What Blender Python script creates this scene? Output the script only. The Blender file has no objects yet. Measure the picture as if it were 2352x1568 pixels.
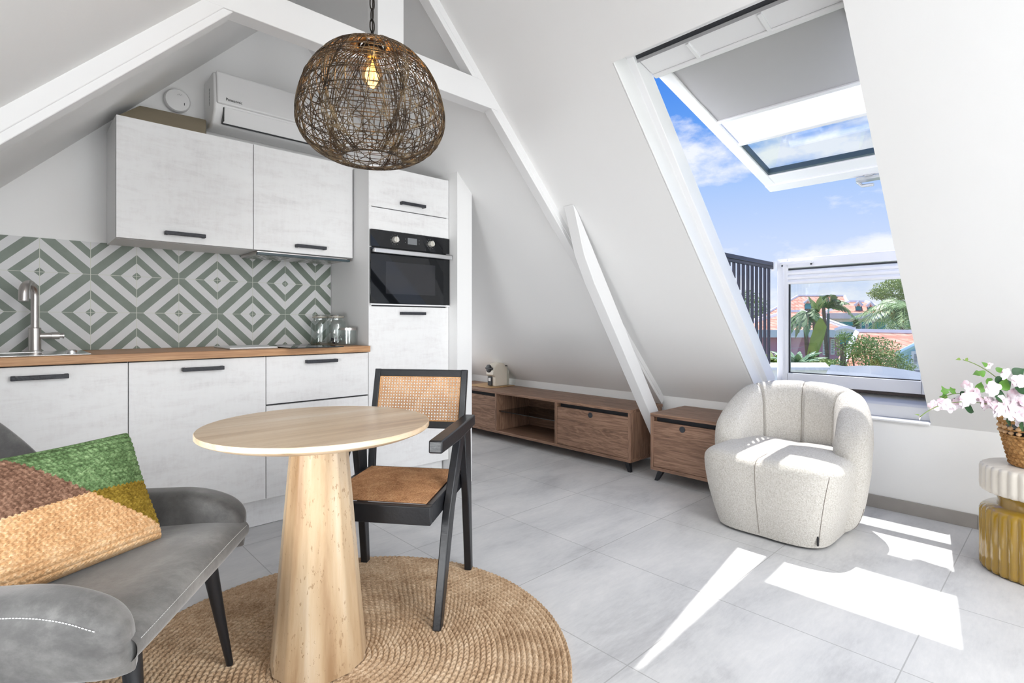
import bpy, bmesh, math, random
from math import sin, cos, pi, sqrt, radians
from mathutils import Vector, Matrix, noise

D = bpy.data
S = bpy.context.scene
COL = S.collection
random.seed(7)

# ------------------------------------------------------------------ camera
EYE = 1.06
YAW = radians(46.677)
F_PX = 1220.4
FW = Vector((cos(YAW), sin(YAW), 0))
RT = Vector((sin(YAW), -cos(YAW), 0))
cam = D.cameras.new('camera')
cam.sensor_width = 36.0
cam.lens = F_PX / 2352 * 36.0
cam.shift_y = -43 / 2352
cam.clip_start = 0.05
cam.clip_end = 500
co = D.objects.new('camera', cam)
COL.objects.link(co)
co.location = (0, 0, EYE)
co.rotation_euler = (pi / 2, 0, YAW - pi / 2)
S.camera = co

# ------------------------------------------------------------------ view
S.view_settings.view_transform = 'Standard'
S.view_settings.look = 'None'
S.view_settings.gamma = 1.0
S.view_settings.exposure = 0.08
S.view_settings.use_curve_mapping = False
S.cycles.max_bounces = 8
S.cycles.diffuse_bounces = 5
S.cycles.transparent_max_bounces = 12
S.cycles.caustics_reflective = False
S.cycles.caustics_refractive = False
S.cycles.sample_clamp_indirect = 6.0

# ------------------------------------------------------------------ node helper
class NT:
    def __init__(s, tree):
        s.t = tree; s.n = tree.nodes; s.l = tree.links
    def node(s, typ, ins=None, **kw):
        nd = s.n.new(typ)
        for k, v in kw.items(): setattr(nd, k, v)
        for k, v in (ins or {}).items():
            sk = nd.inputs[k]
            if isinstance(v, bpy.types.NodeSocket): s.l.new(v, sk)
            else: sk.default_value = v
        return nd
    def m(s, op, a, b=0.0, c=0.0):
        return s.node('ShaderNodeMath', {0: a, 1: b, 2: c}, operation=op).outputs[0]
    def mix(s, f, a, b, mode='MIX'):
        nd = s.node('ShaderNodeMix', None, data_type='RGBA', blend_type=mode)
        for i, v in ((0, f), (6, a), (7, b)):
            if isinstance(v, bpy.types.NodeSocket): s.l.new(v, nd.inputs[i])
            else: nd.inputs[i].default_value = c4(v) if i else v
        return nd.outputs[2]
    def ramp(s, f, stops, interp='LINEAR'):
        nd = s.node('ShaderNodeValToRGB', {0: f})
        cr = nd.color_ramp; cr.interpolation = interp
        while len(cr.elements) < len(stops): cr.elements.new(0.5)
        for e, (p, c) in zip(cr.elements, stops):
            e.position = p; e.color = c4(c)
        return nd.outputs[0]
    def rampv(s, f, stops):
        # signed values: shift into the ramp and back
        return s.m('SUBTRACT', s.ramp(f, [(p, v + 0.5) for p, v in stops]), 0.5)
    def coord(s, scale=(1, 1, 1), kind='Object', rot=(0, 0, 0), loc=(0, 0, 0)):
        if kind == 'Position': o = s.node('ShaderNodeNewGeometry').outputs['Position']
        else: o = s.node('ShaderNodeTexCoord').outputs[kind]
        return s.node('ShaderNodeMapping', {'Vector': o, 'Scale': scale, 'Rotation': rot, 'Location': loc}).outputs[0]
    def noise(s, v, scale=5, detail=4, rough=0.5, out=0, dist=0.0):
        return s.node('ShaderNodeTexNoise', {'Vector': v, 'Scale': scale, 'Detail': detail, 'Roughness': rough, 'Distortion': dist}).outputs[out]
def c4(c):
    if isinstance(c, (int, float)): return (c, c, c, 1)
    return tuple(c) + (1,) if len(c) == 3 else tuple(c)
def srgb(r, g, b):
    f = lambda v: (v / 255 / 12.92) if v / 255 <= 0.04045 else ((v / 255 + 0.055) / 1.055) ** 2.4
    return (f(r), f(g), f(b))

# ------------------------------------------------------------------ sky
SUN_A, SUN_B = -0.37, -0.203          # how far the sunlight travels in x and y per metre of fall
w = D.worlds.new('sky'); S.world = w; w.use_nodes = True
t = NT(w.node_tree); t.n.clear()
gen = t.node('ShaderNodeTexCoord').outputs['Generated']
sep = t.node('ShaderNodeSeparateXYZ', {0: gen})
el = sep.outputs[2]
base = t.ramp(el, [(0.0, srgb(218, 230, 252)), (0.13, srgb(200, 217, 250)), (0.23, srgb(170, 200, 248)),
                   (0.33, srgb(104, 160, 241)), (0.43, srgb(64, 134, 233)), (1.0, srgb(40, 100, 215))])
cv = t.node('ShaderNodeMapping', {'Vector': gen, 'Scale': (3.0, 3.0, 6.5), 'Location': (0.37, 0.12, 0.55)}).outputs[0]
cn = t.noise(cv, 2.1, 8, 0.58)
band = t.rampv(el, [(0.0, 0.10), (0.08, 0.05), (0.125, 0.10), (0.165, -0.03), (0.22, 0.0), (0.28, 0.11), (0.33, 0.0), (0.42, -0.12)])
cl = t.ramp(t.m('ADD', cn, band), [(0.53, 0.0), (0.68, 0.9)])
skyc = t.mix(cl, base, srgb(247, 249, 255))
t.node('ShaderNodeOutputWorld', {0: t.node('ShaderNodeBackground', {'Color': skyc, 'Strength': 1.0}).outputs[0]})

def lamp(kind, name, loc, direction, energy, color=(1, 1, 1), **kw):
    ld = D.lights.new(name, kind); ld.energy = energy; ld.color = color
    for k, v in kw.items(): setattr(ld, k, v)
    o = D.objects.new(name, ld); COL.objects.link(o); o.location = loc
    o.rotation_euler = Vector(direction).to_track_quat('-Z', 'Y').to_euler()
    return o
lamp('SUN', 'sun', (6, 4, 9), (SUN_A, SUN_B, -1), 6.6, (1.0, 0.97, 0.925), angle=radians(0.53))
# added fill lamps out of view, no openings are modelled behind them
lamp('AREA', 'gable_fill', (0.9, -4.25, 1.25), (-0.08, 1, -0.05), 84, (0.965, 0.985, 1.0), shape='RECTANGLE', size=3.4, size_y=2.0)  # added broad fill from behind the camera; the gable wall is solid
lamp('AREA', 'left_slope_fill', (-0.32, -0.9, 1.30), (1, 0.6, -0.35), 7, (0.97, 0.985, 1.0), shape='RECTANGLE', size=1.2, size_y=0.9)  # weak added fill under the left slope
lamp('AREA', 'rear_fill', (1.95, -2.0, 2.05), (-0.8, 0.6, -0.8), 48, (0.965, 0.985, 1.0), shape='RECTANGLE', size=1.2, size_y=1.2)  # added fill behind the camera, lifts floor and tabletop
lamp('AREA', 'ridge_fill', (0.9, -1.25, 2.5), (-0.25, 0.1, -1), 52, (0.965, 0.985, 1.0), shape='RECTANGLE', size=1.0, size_y=1.0)  # added overhead fill for the level surfaces
lamp('AREA', 'left_side_fill', (-0.80, 1.15, 0.95), (3.8, 1.9, 0.16), 13.5, (0.955, 0.98, 1.0), shape='RECTANGLE', size=1.2, size_y=0.7, spread=radians(64))  # added narrow fill from the left, aimed at the far right slope
lamp('AREA', 'recess_fill', (2.85, 4.42, 0.95), (0.05, -1, -0.05), 5, (0.95, 0.97, 1.0), shape='RECTANGLE', size=0.9, size_y=1.0)  # added fill hidden by the partition to brighten the recess

# ------------------------------------------------------------------ materials
MATS = {}
def new_mat(name):
    m = D.materials.new(name); m.use_nodes = True
    t = NT(m.node_tree)
    return m, t, t.n['Principled BSDF']
def setp(t, p, **kw):
    for k, v in kw.items():
        k = {'base': 'Base Color', 'rough': 'Roughness', 'metal': 'Metallic', 'spec': 'Specular IOR Level', 'normal': 'Normal',
             'sheen': 'Sheen Weight', 'coat': 'Coat Weight', 'ior': 'IOR', 'trans': 'Transmission Weight', 'sss': 'Subsurface Weight'}[k]
        if isinstance(v, bpy.types.NodeSocket): t.l.new(v, p.inputs[k])
        else: p.inputs[k].default_value = c4(v) if k == 'Base Color' else v
def bump(t, h, strength=0.2, dist=0.01):
    return t.node('ShaderNodeBump', {'Height': h, 'Strength': strength, 'Distance': dist}).outputs[0]
def plain(name, col, rough=0.5, metal=0.0, var=0.06, scale=12, bmp=0.0, bscale=60, **kw):
    if name in MATS: return MATS[name]
    m, t, p = new_mat(name)
    v = t.coord(kind='Object')
    n = t.noise(v, scale, 4)
    c = t.mix(n, tuple(max(0, x * (1 - var)) for x in col), tuple(min(1, x * (1 + var)) for x in col))
    setp(t, p, base=c, rough=rough, metal=metal, **kw)
    if bmp: setp(t, p, normal=bump(t, t.noise(v, bscale, 3), bmp, 0.004))
    MATS[name] = m
    return m
WALL = plain('white_plaster', (0.87, 0.87, 0.865), 0.75, var=0.012, scale=2, bmp=0.06, bscale=90)
TRIMW = plain('white_satin_paint', (0.80, 0.80, 0.80), 0.42, var=0.01, bmp=0.03, bscale=25)
PVC = plain('white_window_frame', (0.87, 0.87, 0.88), 0.3, var=0.005)
BLACK = plain('black_painted_wood', (0.013, 0.014, 0.017), 0.35, var=0.4, scale=30, bmp=0.15, bscale=80)
BLACKM = plain('black_metal', (0.012, 0.013, 0.016), 0.4, var=0.2)
HANDLE = plain('cast_iron_black', (0.022, 0.024, 0.032), 0.45, var=0.7, scale=90, bmp=0.5, bscale=140)
STEEL = plain('brushed_steel', (0.55, 0.52, 0.50), 0.28, 1.0, var=0.06, scale=30)
SHINY = plain('polished_steel', (0.75, 0.75, 0.75), 0.15, 1.0, var=0.02)
RUBBER = plain('dark_seal', (0.03, 0.033, 0.04), 0.5, var=0.1)
GREYP = plain('grey_plastic', (0.35, 0.35, 0.36), 0.4, var=0.03)
SEAM = plain('seam_thread', (0.25, 0.22, 0.19), 0.8, var=0.05)
THREADW = plain('pale_thread', (0.62, 0.62, 0.62), 0.7, var=0.03)
GAP = plain('dark_gap', (0.03, 0.03, 0.035), 0.7, var=0.02)

def glass_mat(name, tint=(1, 1, 1), gloss=0.12, rough=0.0):
    if name in MATS: return MATS[name]
    m = D.materials.new(name); m.use_nodes = True; t = NT(m.node_tree); t.n.clear()
    ge = t.node('ShaderNodeNewGeometry')
    dt = t.m('ABSOLUTE', t.node('ShaderNodeVectorMath', {0: ge.outputs['Incoming'], 1: ge.outputs['Normal']}, operation='DOT_PRODUCT').outputs['Value'])
    f = t.m('MINIMUM', t.m('ADD', t.m('MULTIPLY', t.m('POWER', t.m('SUBTRACT', 1.0, dt), 5.0), 0.9), 0.03 + gloss * 0.15), 1.0)
    mx = t.node('ShaderNodeMixShader', {0: f, 1: t.node('ShaderNodeBsdfTransparent', {'Color': c4(tint)}).outputs[0],
                2: t.node('ShaderNodeBsdfGlossy', {'Color': (1, 1, 1, 1), 'Roughness': rough}).outputs[0]})
    t.node('ShaderNodeOutputMaterial', {0: mx.outputs[0]})
    MATS[name] = m
    return m
GLASS = glass_mat('window_glass', (0.97, 0.985, 0.98), 0.1)
JARG = glass_mat('jar_glass', (0.93, 0.95, 0.945), 0.3, 0.02)
SMOKE = glass_mat('smoked_glass', (0.16, 0.16, 0.18), 0.3)

def mk_floor():
    m, t, p = new_mat('grey_stone_tiles')
    pos = t.coord(kind='Position', loc=(-1.388 + 0.587 * 8, -0.3645 + 0.587 * 8, 0))
    br = t.node('ShaderNodeTexBrick', {'Vector': pos, 'Color1': (0, 0, 0, 1), 'Color2': (1, 1, 1, 1), 'Scale': 1.0, 'Mortar Size': 0.0022,
                'Mortar Smooth': 0.2, 'Brick Width': 0.587, 'Row Height': 0.587, 'Bias': 0.0}, offset=0.0, offset_frequency=1, squash=1.0, squash_frequency=1)
    q = t.coord((1, 2.2, 1), kind='Position')
    big = t.noise(q, 1.6, 8, 0.62, dist=0.4)
    fine = t.noise(t.coord((3, 12, 3), kind='Position'), 6, 8, 0.7)
    f = t.m('ADD', t.m('MULTIPLY', big, 0.75), t.m('MULTIPLY', fine, 0.25))
    c = t.ramp(f, [(0.34, srgb(184, 184, 186)), (0.48, srgb(209, 209, 210)), (0.62, srgb(224, 223, 223))])
    c = t.mix(t.m('MULTIPLY', br.outputs['Color'], 0.10), c, srgb(172, 173, 176))
    c = t.mix(t.m('MULTIPLY', br.outputs['Fac'], 0.65), c, srgb(150, 150, 150))
    setp(t, p, base=c, rough=t.m('ADD', t.m('MULTIPLY', fine, 0.25), 0.30), spec=0.35, normal=bump(t, t.m('SUBTRACT', fine, t.m('MULTIPLY', br.outputs['Fac'], 1.0)), 0.12, 0.003))
    return m
FLOOR = mk_floor()

def mk_splash():
    m, t, p = new_mat('green_white_diamond_tiles')
    pos = t.coord(kind='Position')
    s = t.node('ShaderNodeSeparateXYZ', {0: pos})
    def tri(v, o):
        a = t.m('DIVIDE', t.m('ADD', v, -o + 0.3795 * 20), 0.3795)
        return t.m('MULTIPLY', t.m('ABSOLUTE', t.m('SUBTRACT', t.m('FRACT', t.m('ADD', a, 0.5)), 0.5)), 2.0)
    a, b = tri(s.outputs[0], 0.0985), tri(s.outputs[2], 1.301)
    d = t.m('ADD', a, b)
    d = t.m('MINIMUM', d, t.m('SUBTRACT', 2.0, d))
    gn = t.noise(t.coord((3, 3, 3), kind='Position'), 4, 5, 0.6)
    green = t.mix(gn, srgb(98, 108, 96), srgb(130, 141, 131))
    white = t.mix(gn, srgb(205, 206, 206), srgb(217, 217, 218))
    k = t.ramp(d, [(0.0, 1.0), (0.11, 0.0), (0.36, 1.0), (0.59, 0.0), (0.855, 1.0)], 'CONSTANT')
    c = t.mix(k, white, green)
    def line(v):
        return t.m('GREATER_THAN', t.m('ABSOLUTE', t.m('SUBTRACT', v, 0.5)), 0.493)
    g = t.m('MAXIMUM', line(a), line(b))
    c = t.mix(t.m('MULTIPLY', g, 0.9), c, srgb(200, 203, 190))
    setp(t, p, base=c, rough=0.42, spec=0.4)
    return m
SPLASH = mk_splash()

def mk_front():
    m, t, p = new_mat('white_limewashed_laminate')
    v = t.coord((1, 1, 1), kind='Position')
    a = t.noise(t.coord((2.2, 2.2, 9), kind='Position'), 2.2, 8, 0.72, dist=0.5)
    b = t.noise(t.coord((14, 14, 3), kind='Position'), 4, 6, 0.7)
    f = t.m('ADD', t.m('MULTIPLY', a, 0.7), t.m('MULTIPLY', b, 0.3))
    c = t.ramp(f, [(0.32, srgb(219, 218, 218)), (0.43, srgb(231, 230, 230)), (0.52, srgb(236, 236, 236)), (0.7, srgb(239, 239, 239))])
    setp(t, p, base=c, rough=0.5, normal=bump(t, b, 0.06, 0.002))
    return m
FRONT = mk_front()

def mk_wood(name, dark, mid, light, axis, rough=0.45, scale=1.0, ring=26):
    """grain running along axis 0/1/2 of the world"""
    m, t, p = new_mat(name)
    sc = [9.0, 9.0, 9.0]; sc[axis] = 0.9
    v = t.coord(tuple(x * scale for x in sc), kind='Position')
    n1 = t.noise(v, 1.3, 6, 0.6, dist=0.6)
    sc2 = [60.0, 60.0, 60.0]; sc2[axis] = 2.0
    n2 = t.noise(t.coord(tuple(x * scale for x in sc2), kind='Position'), 1.6, 5, 0.65)
    r = t.m('FRACT', t.m('MULTIPLY', n1, ring * 0.35))
    r = t.m('ABSOLUTE', t.m('SUBTRACT', r, 0.5))
    f = t.m('ADD', t.m('ADD', t.m('MULTIPLY', r, 0.5), t.m('MULTIPLY', n2, 0.7)), t.m('MULTIPLY', n1, 0.35))
    c = t.ramp(f, [(0.30, dark), (0.58, mid), (0.85, light)])
    setp(t, p, base=c, rough=rough, normal=bump(t, n2, 0.08, 0.002))
    return m
WAL = [srgb(86, 64, 52), srgb(130, 99, 80), srgb(164, 130, 108)]
WALNUT_Y = mk_wood('walnut_grain_along_y', *WAL, 1)
WALNUT_X = mk_wood('walnut_grain_along_x', *WAL, 0)
WALNUT_Z = mk_wood('walnut_grain_upright', *WAL, 2)
OAK = mk_wood('oak_worktop', srgb(140, 98, 62), srgb(176, 130, 90), srgb(200, 156, 112), 0)
TRAYW = mk_wood('tray_wood', srgb(150, 112, 72), srgb(183, 146, 104), srgb(200, 166, 122), 1)

def mk_trav(name, vertical):
    m, t, p = new_mat(name)
    sc = (17, 17, 0.7) if vertical else (1.2, 26, 30)
    v = t.coord(sc, kind='Object', rot=(0, 0, 0) if vertical else (0, 0, radians(-22)))
    n = t.noise(v, 1.0, 7, 0.65, dist=0.2)
    sc = (5, 5, 0.5) if vertical else (0.5, 5, 5)
    n0 = t.noise(t.coord(sc, kind='Object', rot=(0, 0, 0) if vertical else (0, 0, radians(-22))), 1.5, 3, 0.5)
    cl = t.noise(t.coord(kind='Object'), 7, 3)
    f = t.m('ADD', t.m('MULTIPLY', n, 0.5), t.m('MULTIPLY', n0, 0.5))
    if vertical:
        c = t.ramp(f, [(0.36, srgb(160, 128, 94)), (0.46, srgb(190, 162, 128)), (0.54, srgb(204, 180, 148)), (0.64, srgb(216, 200, 178))])
    else:
        c = t.ramp(f, [(0.36, srgb(184, 154, 122)), (0.46, srgb(212, 186, 154)), (0.56, srgb(224, 202, 174)), (0.66, srgb(238, 226, 210))])
    # pits
    pv = t.coord((125, 125, 45) if vertical else (45, 125, 125), kind='Object')
    pn = t.noise(pv, 1.0, 3, 0.6)
    gate = t.noise(t.coord((9, 9, 3.5), kind='Object'), 1.4, 3)
    pit = t.ramp(t.m('ADD', pn, t.m('MULTIPLY', gate, 0.35)), [(0.80, 0.0), (0.83, 1.0)])
    c = t.mix(t.m('MULTIPLY', pit, 0.6 if vertical else 0.2), c, srgb(150, 118, 84))
    setp(t, p, base=c, rough=0.45 if vertical else 0.28, normal=bump(t, t.m('SUBTRACT', t.m('MULTIPLY', n, 0.2), pit), 0.35 if vertical else 0.05, 0.003))
    return m
TRAV_V = mk_trav('travertine_upright', True)
TRAV_T = mk_trav('travertine_polished', False)

def mk_fibre(name, dark, mid, light, scale=1.0, big=0.35):
    m, t, p = new_mat(name)
    v = t.coord(kind='Object')
    n = t.noise(v, 150 * scale, 3, 0.7)
    b = t.noise(v, 9 * scale, 4, 0.6)
    c2 = t.noise(v, 55 * scale, 3, 0.6)
    f = t.m('ADD', t.m('ADD', t.m('MULTIPLY', n, 0.40), t.m('MULTIPLY', b, big)), t.m('MULTIPLY', c2, 0.6 - big))
    c = t.ramp(f, [(0.36, dark), (0.5, mid), (0.63, light)])
    setp(t, p, base=c, rough=0.85, spec=0.15, normal=bump(t, n, 0.6, 0.004))
    return m
JUTE = mk_fibre('jute', srgb(152, 120, 90), srgb(202, 172, 140), srgb(230, 206, 176))
J_TAN = mk_fibre('jute_tan', srgb(176, 130, 88), srgb(218, 176, 130), srgb(238, 208, 170))
J_GREEN = mk_fibre('jute_green', srgb(66, 82, 50), srgb(102, 130, 86), srgb(150, 176, 128), big=0.2)
J_BROWN = mk_fibre('jute_brown', srgb(92, 66, 52), srgb(132, 100, 82), srgb(170, 136, 114), big=0.25)
J_MUST = mk_fibre('jute_mustard', srgb(104, 84, 26), srgb(142, 118, 44), srgb(170, 146, 66), big=0.25)
CANE = mk_fibre('cane_webbing', srgb(168, 118, 74), srgb(204, 156, 110), srgb(226, 186, 144), 1.4)
CANED = mk_fibre('cane_seat', srgb(144, 100, 68), srgb(190, 142, 102), srgb(222, 178, 136), 1.4)
WEED = mk_fibre('woven_hyacinth', srgb(120, 82, 46), srgb(176, 130, 80), srgb(208, 166, 112), 0.8)
BEADW = plain('bead_wood', srgb(206, 166, 122), 0.5)

def mk_boucle():
    m, t, p = new_mat('cream_boucle')
    v = t.coord(kind='Object')
    n = t.noise(v, 150, 3, 0.65)
    n2 = t.noise(v, 330, 2, 0.6)
    f = t.m('ADD', t.m('MULTIPLY', n, 0.6), t.m('MULTIPLY', n2, 0.4))
    c = t.ramp(f, [(0.34, srgb(184, 178, 169)), (0.5, srgb(210, 206, 199)), (0.64, srgb(226, 223, 218))])
    setp(t, p, base=c, rough=0.95, spec=0.1, sheen=0.2, normal=bump(t, f, 0.9, 0.006))
    return m
BOUCLE = mk_boucle()

def mk_suede():
    m, t, p = new_mat('grey_suede')
    v = t.coord(kind='Object')
    n = t.noise(v, 5, 8, 0.7, dist=0.2)
    n2 = t.noise(v, 260, 2)
    lw = t.node('ShaderNodeLayerWeight', {'Blend': 0.35}).outputs['Facing']
    c = t.ramp(n, [(0.34, srgb(68, 67, 67)), (0.5, srgb(94, 93, 92)), (0.66, srgb(128, 127, 125))])
    setp(t, p, base=c, rough=0.62, spec=0.35, sheen=0.5, normal=bump(t, n2, 0.12, 0.002))
    return m
SUEDE = mk_suede()
AMBER = None

# ------------------------------------------------------------------ mesh helper
WLOC = {}
class MB:
    def __init__(s): s.v = []; s.f = []; s.fm = []; s.mi = 0
    def add(s, vs, fs):
        b = len(s.v); s.v += [Vector(x) for x in vs]
        for f in fs: s.f.append([b + i for i in f]); s.fm.append(s.mi)
        return s
    def box(s, x0, x1, y0, y1, z0, z1):
        vs = [(x, y, z) for z in (z0, z1) for y in (y0, y1) for x in (x0, x1)]
        return s.add(vs, [(0, 2, 3, 1), (4, 5, 7, 6), (0, 1, 5, 4), (2, 6, 7, 3), (0, 4, 6, 2), (1, 3, 7, 5)])
    def obox(s, fn, a0, a1, b0, b1, c0, c1):
        n = len(s.v); s.box(a0, a1, b0, b1, c0, c1)
        for i in range(n, len(s.v)): s.v[i] = Vector(fn(*s.v[i]))
        return s
    def prism(s, pts, y0, y1, axis=1):
        """polygon pts (a,b) extruded along axis: 1 -> (a,y,b), 0 -> (x,a,b), 2 -> (a,b,z)"""
        n = len(pts)
        def P(a, b, c): return {1: (a, c, b), 0: (c, a, b), 2: (a, b, c)}[axis]
        vs = [P(a, b, y0) for a, b in pts] + [P(a, b, y1) for a, b in pts]
        fs = [list(range(n))[::-1], [n + i for i in range(n)]] + [(i, (i + 1) % n, n + (i + 1) % n, n + i) for i in range(n)]
        return s.add(vs, fs)
    def tube(s, pts, r, n=8, cap=True, closed=False):
        pts = [Vector(p) for p in pts]; m = len(pts)
        rs = r if isinstance(r, (list, tuple)) else [r] * m
        up = None; rings = []
        for i, p in enumerate(pts):
            if closed: d = pts[(i + 1) % m] - pts[i - 1]
            else: d = pts[min(i + 1, m - 1)] - pts[max(i - 1, 0)]
            d.normalize()
            if up is None:
                up = Vector((0, 0, 1)) if abs(d.z) < 0.9 else Vector((1, 0, 0))
            x = d.cross(up)
            if x.length < 1e-6: x = d.orthogonal()
            x.normalize(); y = d.cross(x).normalized(); up = -y if False else x.cross(d)
            rings.append([p + (x * cos(2 * pi * k / n) + y * sin(2 * pi * k / n)) * rs[i] for k in range(n)])
        vs = [v for rg in rings for v in rg]
        fs = []
        for i in range(m if closed else m - 1):
            j = (i + 1) % m
            for k in range(n): fs.append((i * n + k, i * n + (k + 1) % n, j * n + (k + 1) % n, j * n + k))
        if cap and not closed:
            fs.append(list(range(n))[::-1]); fs.append([(m - 1) * n + k for k in range(n)])
        return s.add(vs, fs)
    def lathe(s, prof, c=(0, 0, 0), n=48, caps=True, rfn=None):
        c = Vector(c); vs = []
        for (r, z) in prof:
            for k in range(n):
                a = 2 * pi * k / n; rr = r * (rfn(a, z) if rfn else 1)
                vs.append(c + Vector((rr * cos(a), rr * sin(a), z)))
        fs = [(i * n + k, i * n + (k + 1) % n, (i + 1) * n + (k + 1) % n, (i + 1) * n + k) for i in range(len(prof) - 1) for k in range(n)]
        if caps:
            fs.append(list(range(n))[::-1]); fs.append([(len(prof) - 1) * n + k for k in range(n)])
        return s.add(vs, fs)
    def sphere(s, c, r, n=12, m=8, sc=(1, 1, 1)):
        c = Vector(c)
        prof = [(max(1e-4, sin(pi * i / m)) * r, -cos(pi * i / m) * r) for i in range(m + 1)]
        b = len(s.v); s.lathe(prof, (0, 0, 0), n)
        for i in range(b, len(s.v)):
            v = s.v[i]; s.v[i] = c + Vector((v.x * sc[0], v.y * sc[1], v.z * sc[2]))
        return s
    def grid(s, fn, nu, nv, cu=False, cv=False, mfn=None):
        b = len(s.v)
        us = nu if cu else nu + 1; vs_ = nv if cv else nv + 1
        for i in range(us):
            for j in range(vs_): s.v.append(Vector(fn(i / nu, j / nv)))
        for i in range(nu):
            for j in range(nv):
                i2 = (i + 1) % us; j2 = (j + 1) % vs_
                s.f.append([b + i * vs_ + j, b + i2 * vs_ + j, b + i2 * vs_ + j2, b + i * vs_ + j2])
                s.fm.append(mfn((i + .5) / nu, (j + .5) / nv) if mfn else s.mi)
        return s
    def build(s, name, mat, parent=None, smooth=False, bevel=0.0, seg=2, fix=True):
        c = Vector((0, 0, 0))
        lo = Vector([min(v[i] for v in s.v) for i in range(3)]); hi = Vector([max(v[i] for v in s.v) for i in range(3)])
        c = (lo + hi) / 2
        if parent is None: c.z = lo.z
        me = D.meshes.new(name)
        me.from_pydata([tuple(v - c) for v in s.v], [], s.f)
        mats = mat if isinstance(mat, (list, tuple)) else [mat]
        for m_ in mats: me.materials.append(m_)
        if len(mats) > 1:
            for p_, k in zip(me.polygons, s.fm): p_.material_index = k
        if fix:
            bm = bmesh.new(); bm.from_mesh(me)
            bmesh.ops.recalc_face_normals(bm, faces=bm.faces); bm.to_mesh(me); bm.free()
        if smooth:
            me.polygons.foreach_set('use_smooth', [True] * len(me.polygons))
            if smooth != 'all': me.set_sharp_from_angle(angle=radians(38))
        me.update()
        o = D.objects.new(name, me); COL.objects.link(o)
        o.location = c
        WLOC[o.name] = c.copy()
        if parent is not None:
            o.parent = parent; o.location = c - WLOC.get(parent.name, Vector((0, 0, 0)))
        if bevel:
            bv = o.modifiers.new('bevel', 'BEVEL'); bv.width = bevel; bv.segments = seg; bv.limit_method = 'ANGLE'
            bv.angle_limit = radians(35)
            if not smooth:
                me.polygons.foreach_set('use_smooth', [True] * len(me.polygons))
                me.set_sharp_from_angle(angle=radians(30)); bv.harden_normals = False
        return o
def tag(o, label, cat, group=None, kind=None):
    o['label'] = label; o['category'] = cat
    if group: o['group'] = group
    if kind: o['kind'] = kind
    return o
def thing(name, label, cat, loc=(0, 0, 0), rotz=None, group=None):
    """An Empty at the thing's base. rotz None: its parts are written in world coordinates; else in its own."""
    o = D.objects.new(name, None); COL.objects.link(o); o.location = loc; o.empty_display_size = 0.1
    if rotz is None: WLOC[o.name] = Vector(loc)
    else: WLOC[o.name] = Vector((0, 0, 0)); o.rotation_euler = (0, 0, rotz)
    return tag(o, label, cat, group)
def struct(o, label=None):
    o['kind'] = 'structure'
    if label: o['label'] = label
    return o
def sempty(name, loc):
    o = D.objects.new(name, None); COL.objects.link(o); o.location = loc; WLOC[o.name] = Vector(loc); o['kind'] = 'structure'
    return o
def copy_tree(o, parent=None):
    c = o.copy(); COL.objects.link(c)
    WLOC[c.name] = WLOC.get(o.name, Vector((0, 0, 0))).copy()
    if parent is not None: c.parent = parent
    for ch in list(o.children): copy_tree(ch, c)
    return c
def at(px, py, d):
    """the world point seen at (px, py) of the photograph, d metres in front of the eye (used to survey the view outside)"""
    return Vector((0, 0, EYE)) + (FW + RT * ((px - 1176) / F_PX) + Vector((0, 0, 1)) * ((741 - py) / F_PX)) * d

# ------------------------------------------------------------------ the attic shell
RC, RS_ = 4.2336, 1.03                # right slope: z = RC - RS_ * x
LC, LS = 1.71, 1.02                   # left slope:  z = LC + LS * x
XK = 3.62                             # face of the low wall on the right
XL = -1.15
YB, YF = 4.5, -4.6
YW = 3.37                             # kitchen wall
zr = lambda x: RC - RS_ * x
zl = lambda x: LC + LS * x
XR = (RC - LC) / (RS_ + LS); ZR = zr(XR)
Q = sqrt(1 + RS_ * RS_)
def RP(s, y, n):
    """point s metres down the right slope from the top of the window opening, n metres out through the roof"""
    X0 = 1.955
    return Vector((X0 + s / Q + n * RS_ / Q, y, zr(X0) - s * RS_ / Q + n / Q))
S_RIDGE = -(1.955 - XR) * Q
S_KNEE = (XK - 1.955) * Q
TH = 0.195
OY0, OY1 = 0.535, 1.42
S_SILL = (3.59 - 1.955) * Q

struct(MB().box(XL - .3, XK + .25, YF - .2, YB + .2, -0.12, 0).build('floor', FLOOR), 'light grey stone tiled floor')
rf = lambda s, y, n: RP(s, y, n)
roof = MB()
roof.obox(rf, S_RIDGE, S_KNEE + .2, OY1, YB + .2, 0, TH)
roof.obox(rf, S_RIDGE, S_KNEE + .2, YF - .2, OY0, 0, TH)
roof.obox(rf, S_RIDGE, 0, OY0, OY1, 0, TH)
# left slope
LQ = sqrt(1 + LS * LS)
def LP(s, y, n):
    return Vector((XR - s / LQ - n * LS / LQ, y, ZR - s * LS / LQ + n / LQ))
roof.obox(lambda s, y, n: LP(s, y, n), 0, (XR - XL) * LQ + .1, YF - .2, YB + .2, 0, TH)
roof.prism([(XR - .3, ZR + .05), (XR + .3, ZR + .05), (XR, ZR + .5)], YF - .2, YB + .2)
struct(roof.build('ceiling', WALL), 'white sloping attic ceiling')
struct(MB().box(XK, XK + .2, YF - .2, YB + .2, -0.1, 0.505).build('wall_right', WALL), 'low white wall under the right slope')
struct(MB().box(XL - .2, XL, YF - .2, YB + .2, -0.1, zl(XL) + .02).build('wall_left', WALL))
def gable(y0, y1, x0, x1, n=24):
    mb = MB()
    pts = [(x0, -0.05)] + [(x0 + (x1 - x0) * i / n, min(zr(x0 + (x1 - x0) * i / n), zl(x0 + (x1 - x0) * i / n)) + .03) for i in range(n + 1)] + [(x1, -0.05)]
    return mb.prism(pts, y0, y1)
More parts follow.
